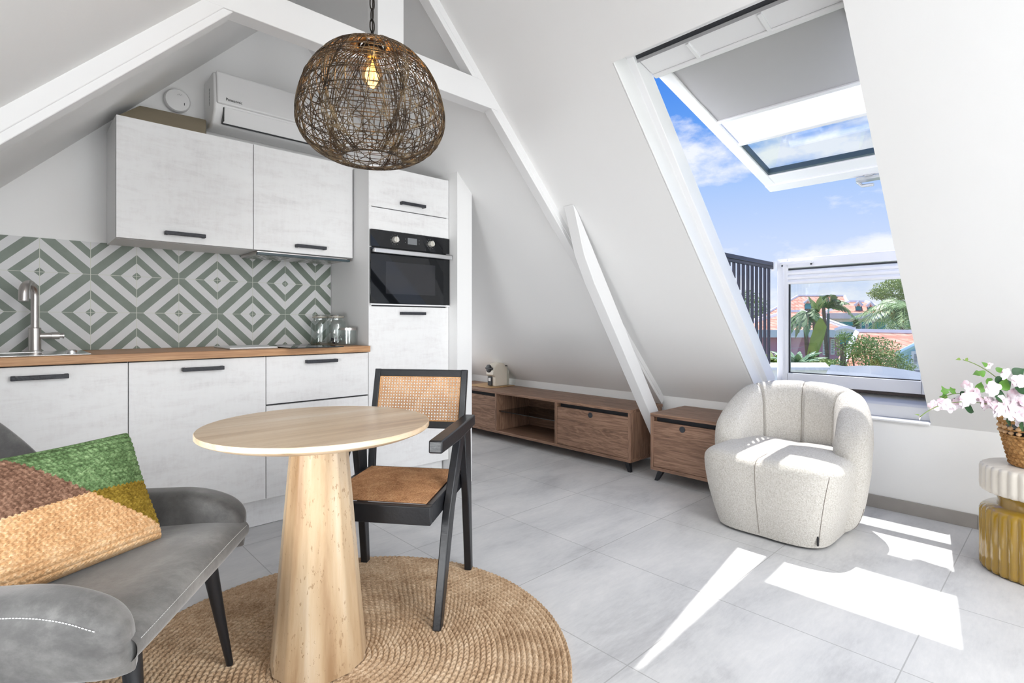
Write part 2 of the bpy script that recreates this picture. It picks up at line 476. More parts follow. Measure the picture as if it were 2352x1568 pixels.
struct(gable(YW, YW + .12, XL - .05, 2.13).build('wall_kitchen', WALL), 'white gable wall behind the kitchen')
struct(gable(YB, YB + .15, 2.2, XK + .05).build('wall_back', WALL))
# partition beside the oven housing
pt = MB()
pt.prism([(2.121, -0.02), (2.243, -0.02), (2.243, 1.923), (2.121, 2.048)], 2.77, YB + .02)
struct(pt.build('wall_partition', WALL), 'narrow white partition right of the oven housing')
# gable behind the camera
gw = gable(YF, YF + .12, XL - .05, XK + .05)
struct(gw.build('wall_front', WALL))
struct(MB().box(XK - .012, XK - .001, -1.2, 2.02, 0, 0.072).box(XK - .014, XK - .001, .336, .344, 0, .0715)
       .build('baseboard_right', plain('grey_skirting_tile', srgb(158, 153, 148), 0.45, var=0.14, scale=9), None, bevel=0.001), 'grey stone skirting tile under the window wall')

# roof truss: tie beam, king post, rafters, strut
def beam(name, fn, a0, a1, b0, b1, c0, c1, label, bev=0.004):
    return struct(MB().obox(fn, a0, a1, b0, b1, c0, c1).build(name, TRIMW, None, bevel=bev), label)
YT = 2.155
struct(MB().prism([((2.222 - LC) / LS + .005, 2.222), ((2.344 - LC) / LS, 2.344), ((RC - 2.344) / RS_, 2.344), ((RC - 2.21) / RS_, 2.21), (1.3, 2.213)], YT - .004, YT + .075)
       .build('trim_1', TRIMW, None, bevel=0.003), 'white horizontal tie beam across the attic')
struct(MB().box(1.205, 1.34, YT + .005, YT + .10, 2.335, ZR - .04).build('trim_2', TRIMW, None, bevel=0.003), 'white upright king post above the tie beam')
# right rafter (two stepped laths) and left rafter
struct(MB().obox(rf, S_RIDGE + .05, S_KNEE + .03, 2.155, 2.215, -0.060, .01).obox(rf, S_RIDGE + .05, S_KNEE - .05, 2.1525, 2.158, -0.035, .01)
       .build('trim_3', TRIMW, None, bevel=0.003), 'white rafter running down the right slope')
struct(MB().obox(LP, .05, (XR - XL) * LQ - .05, YT + .005, YT + .10, -0.074, .01).obox(LP, .05, (XR - XL) * LQ - .05, YT - .002, YT + .03, -0.05, .01)
       .build('trim_4', TRIMW, None, bevel=0.003), 'white rafter running down the left slope')
sx0, sz0, sx1, sz1 = 2.50, 1.60, 3.585, 0.0
dx, dz = sx1 - sx0, sz1 - sz0; L = sqrt(dx * dx + dz * dz); ex, ez = dx / L, dz / L
struct(MB().prism([(2.40, 1.755), (2.44, 1.718), (3.612, .03), (3.612, 0.0), (3.523, 0.0), (2.60, 1.30), (2.50, 1.47)], 2.02, 2.095)
       .build('trim_5', TRIMW, None, bevel=0.003), 'white slanting strut between the two walnut cabinets')

# ------------------------------------------------------------------ roof window
w1 = sempty('window_1', RP(0, OY1, 0))
fr = MB()
FY0, FY1 = 0.49, 1.42
fr.obox(rf, -.01, S_SILL - .02, 1.378, 1.425, .105, .205)                    # left jamb of the frame
fr.obox(rf, -.01, S_SILL - .02, .488, .535, .105, .205)
fr.obox(rf, .0, .035, .5, 1.41, .10, .215)
fr.build('window_frame', PVC, w1, bevel=0.004)
MB().obox(rf, .034, .058, .52, 1.395, .125, .215).obox(rf, .072, .086, .52, 1.395, .15, .215).build('seal', RUBBER, w1)
MB().obox(rf, .058, .072, .52, 1.395, .12, .215).build('top_bead', GREYP, w1)
# lining boards of the opening
MB().obox(rf, 0, S_SILL, 1.412, 1.4195, .0, .11).build('lining', TRIMW, w1, bevel=0.002)
# opened upper sash
HX, HZ = RP(.155, 0, .2).x, RP(.155, 0, .2).z
SL = 1.452
EA = Vector((3.62 - HX, 0, 1.917 - HZ)).normalized(); EB = Vector((-EA.z, 0, EA.x))
def SP(a, y, n): return Vector((HX, y, HZ)) + EA * a + EB * n
SY0, SY1 = 0.53, 1.372
sash = MB()
sash.obox(SP, 0, SL, SY1 - .065, SY1, 0, .055).obox(SP, 0, SL, SY0, SY0 + .065, 0, .055)
sash.obox(SP, 1.245, SL, SY0 + .06, SY1 - .06, .004, .055)
sash.obox(SP, 1.36, SL, SY0, SY1, -.004, .055)
sash.obox(SP, SL - .035, SL + .012, SY0, SY1, .01, .07)
sf = sash.build('upper_sash', PVC, w1, bevel=0.004)
MB().obox(SP, -.11, .018, SY0 - .0, SY1 + .004, -.012, .06).obox(SP, .004, .034, SY0 + .0, SY1 - .0, -.022, -.01).build('vent_flap', PVC, w1, bevel=0.006)
for yy in (1.14, .84): MB().obox(SP, -.10, .01, yy - .008, yy + .008, -.022, -.01).build('flap_clip', PVC, w1, bevel=0.002)
MB().obox(SP, .02, 1.24, SY0 + .062, SY1 - .062, .028, .034).build('pane', GLASS, w1)
MB().obox(SP, 1.225, 1.245, SY0 + .06, SY1 - .06, .012, .045).obox(SP, .82, 1.245, SY1 - .075, SY1 - .062, .012, .045).build('pane_seal', plain('grey_green_seal', srgb(74, 92, 98), 0.4), sf)
def blind(u, v):
    a = .02 + .53 * u; y = SY0 + .055 + (SY1 - SY0 - .11) * v
    return SP(a, y, .012 - .004 * sin(u * 9 + v * 3) * (v > .6) * (1 - u))
BG = plain('grey_blind_cloth', srgb(184, 183, 184), 0.8, var=0.01)
bl = MB().grid(blind, 30, 20).build('blackout_blind', BG, w1, smooth='all')
bl.modifiers.new('solid', 'SOLIDIFY').thickness = 0.002
MB().obox(SP, .54, .565, SY0 + .055, SY1 - .055, .0, .018).obox(SP, .80, .825, SY0 + .055, SY1 - .055, .0, .02).build('blind_bar', PVC, w1, bevel=0.003)
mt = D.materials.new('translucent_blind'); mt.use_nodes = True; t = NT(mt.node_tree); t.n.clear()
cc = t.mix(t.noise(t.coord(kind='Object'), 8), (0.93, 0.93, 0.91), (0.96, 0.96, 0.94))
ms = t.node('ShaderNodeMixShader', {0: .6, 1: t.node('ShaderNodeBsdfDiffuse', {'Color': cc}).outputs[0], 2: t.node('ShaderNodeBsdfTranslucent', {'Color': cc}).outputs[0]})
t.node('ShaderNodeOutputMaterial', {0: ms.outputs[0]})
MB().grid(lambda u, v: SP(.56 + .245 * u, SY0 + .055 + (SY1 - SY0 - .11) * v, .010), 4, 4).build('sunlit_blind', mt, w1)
hd = MB().obox(SP, SL - .02, SL + .035, .80, .84, -.012, .01).obox(SP, SL - .01, SL + .03, .755, .885, -.028, -.008)
hd.tube([SP(SL + .02, .885, -.02), SP(SL + .035, .86, -.045), SP(SL + .02, .80, -.055)], .010, 8)
hd.build('sash_handle', plain('silver_handle', (0.62, 0.64, 0.66), 0.3, 0.6), w1, bevel=0.002)
# lower sash, upright as a parapet
w2 = sempty('window_2', (3.76, 0.95, 0.65))
LX = 3.735
ls = MB()
Z0, Z1 = 0.655, 1.482
ls.box(LX, LX + .055, SY1 - .07, SY1, Z0, Z1).box(LX, LX + .055, SY0, SY0 + .07, Z0, Z1)
ls.box(LX, LX + .055, SY0 + .06, SY1 - .06, Z0, Z0 + .075).box(LX, LX + .055, SY0 + .06, SY1 - .06, Z1 - .062, Z1)
ls.box(LX - .012, LX + .01, SY1 - .046, SY1 - .034, Z0 + .01, Z1 - .02)
lf = ls.build('lower_sash', PVC, w2, bevel=0.004)
MB().box(LX + .024, LX + .03, SY0 + .06, SY1 - .06, Z0 + .07, Z1 - .06).build('pane', GLASS, w2)
MB().box(LX + .010, LX + .022, SY1 - .078, SY1 - .069, Z0 + .075, Z1 - .12).box(LX + .01, LX + .022, SY0 + .06, SY1 - .07, Z0 + .073, Z0 + .081).build('pane_seal', RUBBER, lf)
MB().box(LX + .004, LX + .02, SY0 + .06, SY1 - .065, Z1 - .075, Z1 - .066).build('shadow_gap', RUBBER, lf)
bb = MB()
for k in range(3):
    z = Z1 - .078 - .030 * k
    bb.prism([(LX + .004, z), (LX + .022, z), (LX + .022, z - .030), (LX + .004, z - .030), (LX - .006, z - .015)], SY0 + .065, SY1 - .066)
bb.build('rolled_blind', PVC, w2, bevel=0.003)
g = MB().tube([(LX, 1.335, 1.45), (LX - .03, 1.335, 1.452), (LX - .034, 1.325, 1.452), (LX - .034, 1.17, 1.452), (LX - .03, 1.16, 1.452), (LX, 1.16, 1.45)], .010, 8)
g.build('grab_handle', PVC, w2, smooth=True)
MB().sphere((LX - .01, 1.335, 1.437), .006).sphere((LX - .01, 1.16, 1.437), .006).sphere((LX - .006, .60, 1.45), .006).build('screw', BLACKM, w2)
# sill
struct(MB().box(3.60, 3.80, .537, 1.418, .503, .516).prism([(3.69, .516), (3.69, .585), (3.70, .60), (3.80, .638), (3.80, .516)], .537, 1.418).build('trim_6', TRIMW, None, bevel=0.004), 'white window board below the roof window')
struct(MB().box(3.735, 3.80, .537, 1.415, .638, .654).build('trim_7', plain('shaded_sill_strip', srgb(62, 52, 46), 0.6), None, bevel=0.002), 'dark strip under the lower sash, its shadow painted in')  # shadow below the sash is put into this strip's dark colour
# side railing of the roof balcony
rl = thing('balcony_railing', 'dark side railing with upright bars left of the lower window sash', 'railing', (3.3, 1.40, .7))
DK = plain('dark_blue_grey_metal', srgb(44, 46, 62), 0.35, 0.2)
MB().box(2.90, 3.722, 1.388, 1.402, 1.418, 1.466).box(2.9, 3.70, 1.382, 1.388, 1.437, 1.447).build('top_rail', DK, rl, bevel=0.003)
for k in range(11):
    x = 3.655 - .0655 * k
    zb = max(.66, (4.55 - RS_ * x))
    MB().box(x - .008, x + .008, 1.387, 1.403, zb, 1.42).build('baluster', DK, rl, bevel=0.002)
MB().box(3.715, 3.74, 1.385, 1.402, 1.41, 1.47).build('hinge', PVC, rl)

# ------------------------------------------------------------------ kitchen
KF = 2.86                              # face of the base fronts
def handle(parent, xc, z, y, L=.175):
    m = MB().box(xc - L / 2, xc + L / 2, y - .032, y - .018, z - .009, z + .009)
    m.box(xc - L / 2, xc - L / 2 + .014, y - .02, y, z - .009, z + .009).box(xc + L / 2 - .014, xc + L / 2, y - .02, y, z - .009, z + .009)
    return m.build('handle', HANDLE, parent, bevel=0.002)
def front(parent, name, x0, x1, z0, z1, y, hz=None, xc=None):
    g = .0017
    o = MB().box(x0 + g, x1 - g, y, y + .019, z0 + g, z1 - g).build(name, FRONT, parent, bevel=0.0012)
    if hz: handle(o, xc if xc else (x0 + x1) / 2, hz, y)
    return o
CARC = plain('white_carcass', (0.78, 0.78, 0.78), 0.5, var=0.01)
def carcass(parent, x0, x1, y0, y1, z0, z1):
    # dark sheet painted as the shadow in the joints around the fronts
    MB().box(x0, x1, y0 + .004, y1, z0, z1).build('carcass', CARC, parent)
    return MB().box(x0 + .001, x1 - .001, y0 + .001, y0 + .0042, z0 + .001, z1 - .001).build('door_gap_shade', GAP, parent)
XB = [-.204, .376, .956, 1.534]
for i, (lab) in enumerate(['white limewashed base cabinet under the sink, left end of the kitchen', 'white limewashed base cabinet with one tall door, between sink and drawers',
                           'white limewashed base cabinet with two drawers beside the oven housing']):
    b = thing('base_cabinet', lab, 'kitchen cabinet', ((XB[i] + XB[i + 1]) / 2, 3.1, .15), None, 'base cabinets')
    carcass(b, XB[i] + .0005, XB[i + 1] - .0005, KF + .017, YW - .012, .152, .888)
    if i < 2: front(b, 'door', XB[i], XB[i + 1], .152, .886, KF, .842)
    else:
        front(b, 'drawer', XB[i], XB[i + 1], .637, .886, KF, .850)
        front(b, 'drawer', XB[i], XB[i + 1], .152, .632, KF)
tag(MB().box(-.203, 2.11, 2.925, 2.94, .002, .150).build('plinth', FRONT, None, bevel=0.001), 'long white plinth board under the base cabinets', 'plinth')
wt = MB().box(-.207, 1.532, 2.832, YW - .009, .890, .925)
tag(wt.build('worktop', OAK, None, bevel=0.002), 'long oak kitchen worktop over the white cabinets', 'worktop')
tag(MB().box(-.206, 1.531, YW - .008, YW - .0005, .9255, 1.462).build('backsplash', SPLASH), 'green and white diamond patterned tiled backsplash', 'tiles', None, 'structure')
# wall cabinets
XW = [.353, .953, 1.528]
WLF = 3.045
for i, lab in enumerate(['larger left white wall cabinet above the green tiles', 'right white wall cabinet above the extractor hood']):
    b = thing('wall_cabinet', lab, 'kitchen cabinet', ((XW[i] + XW[i + 1]) / 2, 3.2, 1.455), None, 'wall cabinets')
    carcass(b, XW[i] + .0005, XW[i + 1] - .0005, WLF + .017, YW - .001, 1.455, 2.026 - .002)
    front(b, 'door', XW[i], XW[i + 1], 1.455, 2.026, WLF, 1.497, (.63, 1.262)[i])
# extractor hood
hd = thing('extractor_hood', 'slim steel extractor hood under the right wall cabinet', 'extractor hood', (1.24, 3.18, 1.44))
MB().box(.975, 1.50, 3.06, 3.34, 1.437, 1.4545).build('body', STEEL, hd, bevel=0.003)
MB().box(.97, 1.505, 3.035, 3.062, 1.430, 1.444).build('glass_front', plain('hood_glass_edge', srgb(62, 76, 82), 0.15), hd, bevel=0.002)
for k in range(2):
    m = MB()
    x = 1.10 + .26 * k
    for j in range(9): m.box(x - .10 + j * .022, x - .09 + j * .022, 3.10, 3.30, 1.433, 1.437)
    m.build('filter_grille', SHINY, hd)
# tall oven housing
tc = thing('oven_housing', 'tall white oven housing cabinet between worktop and partition', 'kitchen cabinet', (1.83, 3.1, 0))
TX0, TX1 = 1.536, 2.119
MB().box(TX0, TX0 + .018, KF + .002, YW - .002, .152, 2.005).box(TX1 - .018, TX1, KF + .002, YW - .002, .152, 2.005).box(TX0 + .018, TX1 - .018, KF + .02, YW - .002, .15, 1.16)\
    .box(TX0 + .018, TX1 - .018, KF + .02, YW - .002, 1.62, 2.004).build('carcass', CARC, tc)
MB().box(TX0 + .0008, TX1 - .0008, KF + .0175, KF + .0205, .155, 2.004).build('door_gap_shade', GAP, tc)  # dark sheet, shade of the front gaps put into its colour
front(tc, 'flap_door', TX0, TX1, 1.752, 2.005, KF, 1.797, 1.832)
front(tc, 'panel', TX0, TX1, 1.616, 1.750, KF)
front(tc, 'door', TX0, TX1, .152, 1.160, KF, 1.118, 1.832)
# oven
ov = thing('oven', 'built-in black glass oven with two silver knobs', 'oven', (1.83, 3.0, 1.165))
BG_ = plain('black_oven_glass', (0.008, 0.009, 0.011), 0.03, var=0.02, spec=0.5)
OX0, OX1 = TX0 + .004, TX1 - .004
MB().box(OX0 + .02, OX1 - .02, KF + .0, KF + .0172, 1.168, 1.612).build('body', BLACKM, ov)
cp = MB().box(OX0, OX1, KF - .012, KF, 1.514, 1.613).build('control_panel', BG_, ov, bevel=0.001)
od = MB().box(OX0, OX1, KF - .014, KF, 1.176, 1.508).build('door_glass', BG_, ov, bevel=0.001)
MB().box(1.64, 2.0, KF - .0145, KF - .0138, 1.235, 1.43).build('viewing_window', plain('oven_window', (0.025, 0.026, 0.03), 0.04, var=0.02, spec=0.5), od)
MB().box(OX0 + .006, OX1 - .003, KF - .052, KF - .036, 1.474, 1.500).box(OX0 + .01, OX0 + .03, KF - .04, KF - .012, 1.478, 1.496).box(OX1 - .03, OX1 - .01, KF - .04, KF - .012, 1.478, 1.496)\
    .build('handle', plain('satin_handle', (0.72, 0.72, 0.73), 0.28, 0.8), od, bevel=0.004)
MB().box(OX0, OX1, KF - .016, KF - .0, 1.166, 1.174).build('bottom_trim', PVC, ov)
KNOB = plain('cream_steel_knob', (0.78, 0.76, 0.70), 0.25, 0.5)
for xk in (1.705, 1.967):
    k = MB()
    zc = 1.566
    pr = [(.021, 0), (.021, .004), (.018, .016), (.017, .022)]
    base = len(k.v); k.lathe(pr, (0, 0, 0), 28)
    k.box(-.0035, .0035, -.017, .017, .02, .028)
    for i in range(base, len(k.v)):
        v = k.v[i]; k.v[i] = Vector((xk + v.x, KF - .012 - v.z, zc + v.y))
    kb = k.build('knob', KNOB, cp, smooth=True)
    tk = MB()
    for j in range(11):
        a = radians(-60 + j * 30)
        tk.sphere((xk + .031 * sin(a), KF - .0124, zc + .031 * cos(a)), .0016, 6, 4)
    tk.build('dial_marks', GREYP, cp)
MB().box(1.795, 1.862, KF - .0126, KF - .0118, 1.548, 1.588).build('display', plain('lcd_grey', (0.20, 0.21, 0.22), 0.2), cp)
for x in (1.778, 1.879):
    for z in (1.558, 1.578): MB().sphere((x, KF - .0122, z), .002, 6, 4).build('button', GREYP, cp)
# hob
hb = thing('hob', 'flat black glass induction hob on the oak worktop', 'hob', (1.2, 2.93, .925))
MB().box(1.05, 1.34, 2.775, 3.235, .9255, .931).build('glass_plate', BG_, hb, bevel=0.001)
m = MB()
for (x, y, r) in ((1.195, 2.90, .07), (1.195, 3.11, .09)):
    m.tube([(x + r * cos(2 * pi * k / 32), y + r * sin(2 * pi * k / 32), .9312) for k in range(32)], .0008, 4, closed=True)
m.build('zone_marks', GREYP, hb)
# white cutting board
tag(MB().box(.80, 1.035, 2.915, 3.21, .9255, .934).build('cutting_board', plain('white_board', (0.86, 0.86, 0.87), 0.35, var=0.01), None, bevel=0.003), 'thin white board lying left of the black hob', 'board')
# sink
sk = thing('sink', 'stainless steel sink set in the left end of the worktop', 'sink', (.03, 3.1, .925))
m = MB()
sx0_, sx1_, sy0_, sy1_ = -.185, .25, 2.885, 3.315
m.box(sx0_, sx1_, sy0_, sy0_ + .05, .9255, .9285).box(sx0_, sx1_, sy1_ - .09, sy1_, .9255, .9285).box(sx0_, sx0_ + .05, sy0_ + .05, sy1_ - .09, .9255, .9285).box(.10, sx1_, sy0_ + .05, sy1_ - .09, .9255, .9285)
m.build('rim', SHINY, sk, bevel=0.001)
m = MB()
m.box(sx0_ + .05, .10, sy0_ + .05, sy1_ - .09, .9256, .9262)
m.build('bowl', STEEL, sk)
MB().lathe([(.020, .9285), (.020, .937), (.016, .941), (.010, .941)], (.195, 3.05, 0), 24).build('drain_knob', SHINY, sk, smooth=True)
# tap
tp = thing('kitchen_tap', 'brushed steel swan neck tap with side lever at the sink', 'tap', (.079, 3.25, .9285))
MB().lathe([(.0245, .929), (.0245, .932), (.0225, .934), (.0225, 1.035), (.020, 1.038)], (.079, 3.25, 0), 32).build('body', STEEL, tp, smooth=True)
pts = [(.079, 3.25, 1.03), (.079, 3.25, 1.18)]
for k in range(13):
    a = pi * k / 12
    q_ = .055 - .055 * cos(a); pts.append((.079 - .35 * q_, 3.25 - .94 * q_, 1.185 + .052 * sin(a)))
pts += [(.0405, 3.1466, 1.17), (.0398, 3.145, 1.155)]
MB().tube(pts, [.014] * (len(pts) - 7) + [.015, .017, .018, .018, .018, .018, .018], 20).build('spout', STEEL, tp, smooth=True)
lv = MB().tube([(.095, 3.25, 1.0), (.135, 3.25, 1.0)], .014, 20).tube([(.136, 3.25, 1.0), (.165, 3.25, 1.0)], .0165, 20).tube([(.165, 3.25, 1.0), (.178, 3.25, 1.0)], .010, 16).tube([(.176, 3.25, 1.0), (.181, 3.25, 1.0)], .013, 16)
lv.build('lever', STEEL, tp, smooth=True)
# jars
def jar(x, y, r, h, label, clip):
    j = thing('storage_jar', label, 'jar', (x, y, .9255), None, 'glass jars by the hob')
    z = .926
    if clip:
        prof = [(.001, z), (r * .9, z), (r, z + .01), (r, z + h * .68), (r * .93, z + h * .76), (r * .74, z + h * .82), (r * .74, z + h * .90), (r * .70, z + h * .90), (r * .70, z + h * .82),
                (r * .9, z + h * .75), (r * .955, z + h * .67), (r * .955, z + .016), (.001, z + .012)]
        MB().lathe(prof, (x, y, 0), 40, caps=False).build('glass_body', JARG, j, smooth=True)
        MB().lathe([(.001, z + h), (r * .72, z + h), (r * .78, z + h * .98), (r * .78, z + h * .93), (.001, z + h * .93)], (x, y, 0), 40, caps=False).build('glass_lid', JARG, j, smooth=True)
        MB().tube([(x + r * .77 * cos(2 * pi * k / 32), y + r * .77 * sin(2 * pi * k / 32), z + h * .915) for k in range(32)], .004, 8, closed=True).build('rubber_ring', plain('pale_rubber', (0.5, 0.46, 0.38), 0.5), j, smooth=True)
        m = MB()
        for zz, rr in ((.88, .77), (.965, .80)):
            m.tube([(x + r * rr * cos(2 * pi * k / 32), y + r * rr * sin(2 * pi * k / 32), z + h * zz) for k in range(32)], .0018, 6, closed=True)
        for s_ in (-1, 1):
            m.tube([(x - .62 * r, y + s_ * .5 * r - r * .2, z + h * .96), (x - .80 * r, y - r * .5 + s_ * .01, z + h * .86), (x - .84 * r, y - r * .55, z + h * .74), (x - .78 * r, y - r * .5, z + h * .82)], .0016, 6)
        m.build('wire_clip', SHINY, j, smooth=True)
    else:
        prof = [(.001, z), (r * .95, z), (r, z + .006), (r, z + h * .86), (r * .96, z + h * .86), (r * .96, z + .010), (.001, z + .008)]
        MB().lathe(prof, (x, y, 0), 40, caps=False).build('glass_body', JARG, j, smooth=True)
        MB().lathe([(.001, z + h * .85), (r * 1.06, z + h * .85), (r * 1.06, z + h * .99), (r * 1.02, z + h), (.001, z + h)], (x, y, 0), 40, caps=False).build('steel_lid', STEEL, j, smooth=True)
    return j
jar(1.408, 3.245, .055, .185, 'large clip top glass jar standing furthest back by the tiles', True)
jar(1.458, 3.125, .056, .185, 'large clip top glass jar holding coffee pods', True)
jar(1.476, 3.005, .046, .105, 'small glass jar with brushed steel lid by the oven housing', False)
POD = [plain('silver_pod', (0.6, 0.6, 0.62), 0.3, 0.7), plain('dark_pod', (0.03, 0.03, 0.05), 0.3, 0.3)]
for k in range(9):
    a = k * 2.4; rr = .012 + .0035 * k
    px_, py_, pz_ = 1.458 + min(rr, .033) * cos(a), 3.125 + min(rr, .033) * sin(a), .941 + .017 * (k // 4)
    m = MB(); m.lathe([(.008, -.010), (.0125, .006), (.0145, .008), (.0145, .0095), (.001, .0098)], (0, 0, 0), 16)
    R_ = Matrix.Rotation(.9 + k, 3, 'X') @ Matrix.Rotation(k * 1.3, 3, 'Y')
    m.v = [R_ @ v * .82 + Vector((px_, py_, pz_)) for v in m.v]
    tag(m.build('coffee_pod', POD[k % 3 == 1], None, smooth=True), 'small coffee pod inside the middle glass jar', 'coffee pod', 'coffee pods in the glass jar')
# ------------------------------------------------------------------ things above the cabinets
CARD = plain('tan_cardboard', srgb(150, 138, 116), 0.8, var=0.06, bmp=0.2)
bx = thing('cardboard_cover', 'flat tan cardboard cover lying on the left wall cabinet', 'cardboard', (.6, 3.2, 2.03))
MB().add([(.362, 3.068, 2.0275), (.725, 3.068, 2.0275), (.785, 3.30, 2.182), (.482, 3.30, 2.176), (.362, 3.075, 2.026), (.725, 3.075, 2.026), (.785, 3.305, 2.176), (.482, 3.305, 2.170)],
         [(0, 1, 2, 3), (4, 7, 6, 5), (0, 4, 5, 1), (1, 5, 6, 2), (2, 6, 7, 3), (3, 7, 4, 0)]).build('sheet', CARD, bx, bevel=0.001)
MB().add([(.722, 3.08, 2.0265), (.782, 3.30, 2.0265), (.782, 3.30, 2.178), (.726, 3.08, 2.0265), (.787, 3.30, 2.0265), (.787, 3.30, 2.178)], [(0, 1, 2), (3, 5, 4), (0, 3, 4, 1), (1, 4, 5, 2), (2, 5, 3, 0)]).build('folded_end', CARD, bx)
sd = thing('smoke_detector', 'round white smoke detector on the wall above the cardboard', 'smoke detector', (.657, YW, 2.264))
def disc_y(prof, x, y, z, n=48):
    m = MB(); m.lathe(prof, (0, 0, 0), n); m.v = [Vector((x + v.x, y - v.z, z + v.y)) for v in m.v]; return m
WP = plain('white_plastic', (0.84, 0.84, 0.84), 0.35, var=0.01)
disc_y([(.058, .0), (.058, .010), (.056, .012)], .657, YW - .0005, 2.264).build('base', WP, sd, smooth=True)
disc_y([(.060, .014), (.062, .018), (.062, .030), (.056, .038), (.001, .040)], .657, YW - .0005, 2.264).build('cover', WP, sd, smooth=True)
MB().box(.686, .689, YW - .041, YW - .036, 2.243, 2.256).build('sensor_slot', BLACKM, sd)
m = MB()
for k in range(4): m.box(.655 + .006 * k, .659 + .006 * k, YW - .0412, YW - .040, 2.292 + .004 * (k % 2), 2.294 + .004 * (k % 2))
m.build('vent_marks', GREYP, sd)
ac = thing('air_conditioner', 'white wall mounted air conditioner above the wall cabinets', 'air conditioner', (1.17, 3.27, 2.13))
AX0, AX1 = .792, 1.60
prof = [(YW - .001, 2.14), (YW - .001, 2.405), (3.20, 2.418), (3.185, 2.412), (3.165, 2.25), (3.172, 2.205), (3.215, 2.145), (3.26, 2.132)]
MB().prism(prof, AX0, AX1, axis=0).build('casing', WP, ac, bevel=0.012, seg=4)
MB().prism([(3.166, 2.415), (3.186, 2.424), (3.18, 2.24), (3.150, 2.242)], AX0 + .012, AX1 - .008, axis=0).build('front_panel', WP, ac, bevel=0.008, seg=3)
MB().prism([(3.160, 2.228), (3.168, 2.232), (3.208, 2.156), (3.200, 2.152)], AX0 + .05, AX1 - .05, axis=0).build('louvre', WP, ac, bevel=0.002)
MB().prism([(3.197, 2.150), (3.214, 2.158), (3.214, 2.151), (3.20, 2.144)], AX0 + .047, AX1 - .047, axis=0).box(AX0 + .045, AX0 + .049, 3.163, 3.205, 2.152, 2.226).build('louvre_gap', BLACKM, ac)
m = MB()
for k in range(16): m.box(AX0 - .0008, AX0 + .002, 3.25, 3.265, 2.25 + .006 * k, 2.2525 + .006 * k + (.002 if k % 3 else 0))
m.build('side_sticker', GREYP, ac)
tx = D.curves.new('lettering', 'FONT'); tx.body = 'Panasonic'; tx.size = .021; tx.extrude = .0004
tmp_ = D.objects.new('lettering_curve', tx); COL.objects.link(tmp_)
lm = D.meshes.new_from_object(tmp_.evaluated_get(bpy.context.evaluated_depsgraph_get()))
D.objects.remove(tmp_)
to = D.objects.new('lettering', lm); COL.objects.link(to)
to.parent = ac; to.location = Vector((.845, 3.1495, 2.262)) - WLOC[ac.name]; to.rotation_euler = (radians(91), 0, 0)
lm.materials.clear(); lm.materials.append(BLACKM)

# ------------------------------------------------------------------ walnut cabinets
def console(name, label, x0, x1, y0, y1, z0, z1, bays, legs):
    c = thing(name, label, 'sideboard', ((x0 + x1) / 2, (y0 + y1) / 2, 0), None, 'walnut low cabinets')
    tk = .022
    MB().box(x0, x1, y0, y1, z1 - tk, z1).build('top', WALNUT_Y, c, bevel=0.002)
    MB().box(x0 + .002, x1, y0, y1, z0, z0 + tk).build('bottom', WALNUT_Y, c, bevel=0.001)
    MB().box(x1 - .012, x1, y0 + tk, y1 - tk, z0 + tk, z1 - tk).build('back_panel', WALNUT_Y, c)
    for i, y in enumerate([y0] + [b[1] for b in bays[:-1]] + [y1 - tk]):
        MB().box(x0 + .002, x1 - .013, y, y + tk, z0 + tk, z1 - tk).build('side_panel', WALNUT_Z, c, bevel=0.001)
    for (a, b, kind) in bays:
        a += tk; b -= .001
        if kind == 'flap':
            d = MB().box(x0 + .006, x0 + .024, a + .002, b - .002, z0 + tk + .002, z1 - tk - .030).build('flap_door', WALNUT_Y, c, bevel=0.001)
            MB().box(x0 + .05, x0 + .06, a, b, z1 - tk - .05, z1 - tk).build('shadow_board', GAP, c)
            m = MB(); m.lathe([(.0195, 0), (.0195, .004), (.001, .0045)], (0, 0, 0), 28)
            yc, zc = (a + b) / 2, z1 - tk - .030 - .028
            m.v = [Vector((x0 + .0062 - v.z, yc + v.x, zc + v.y)) for v in m.v]
            m.build('finger_hole', RUBBER, d, smooth=True)
        else:
            MB().box(x0 + .03, x1 - .014, a + .001, b - .001, (z0 + z1) / 2 + .005, (z0 + z1) / 2 + .012).build('glass_shelf', SMOKE, c)
    for (lx, ly, ddx, ddy) in legs:
        m = MB()
        m.obox(lambda a, b, z: (lx + a * (1 if z > 0 else .6) + (0 if z > 0 else ddx), ly + b * (1 if z > 0 else .6) + (0 if z > 0 else ddy), z0 + .002 if z > 0 else 0.0005), -.02, .02, -.02, .02, -1, 1)
        m.build('leg', BLACKM, c, bevel=0.002)
    return c
console('media_console', 'long low walnut cabinet against the far low wall', 3.17, 3.60, 2.148, 4.40, .072, .444,
        [(2.148, 2.844, 'flap'), (2.844, 3.566, 'open'), (3.566, 4.40, 'flap')],
        [(3.20, 2.19, .0, -.02), (3.20, 4.36, 0, .02), (3.56, 2.19, 0, -.02), (3.56, 4.36, 0, .02)])
console('side_cabinet', 'short walnut cabinet between the strut and the cream chair', 3.14, 3.60, 1.483, 1.969, .072, .452,
        [(1.483, 1.969, 'flap')], [(3.175, 1.90, -.01, .035), (3.175, 1.55, -.01, -.02), (3.56, 1.90, 0, .02), (3.56, 1.55, 0, -.02)])
# tray and coffee machine
tag(MB().box(3.27, 3.58, 3.755, 4.10, .445, .452).build('serving_tray', TRAYW, None, bevel=0.003), 'thin round cornered wooden tray under the coffee machine', 'tray')
cm = thing('coffee_machine', 'small cream coffee machine with black brewing head on the tray', 'coffee machine', (3.44, 3.88, .453))
CREAM = plain('cream_plastic', srgb(222, 214, 200), 0.3, var=0.02)
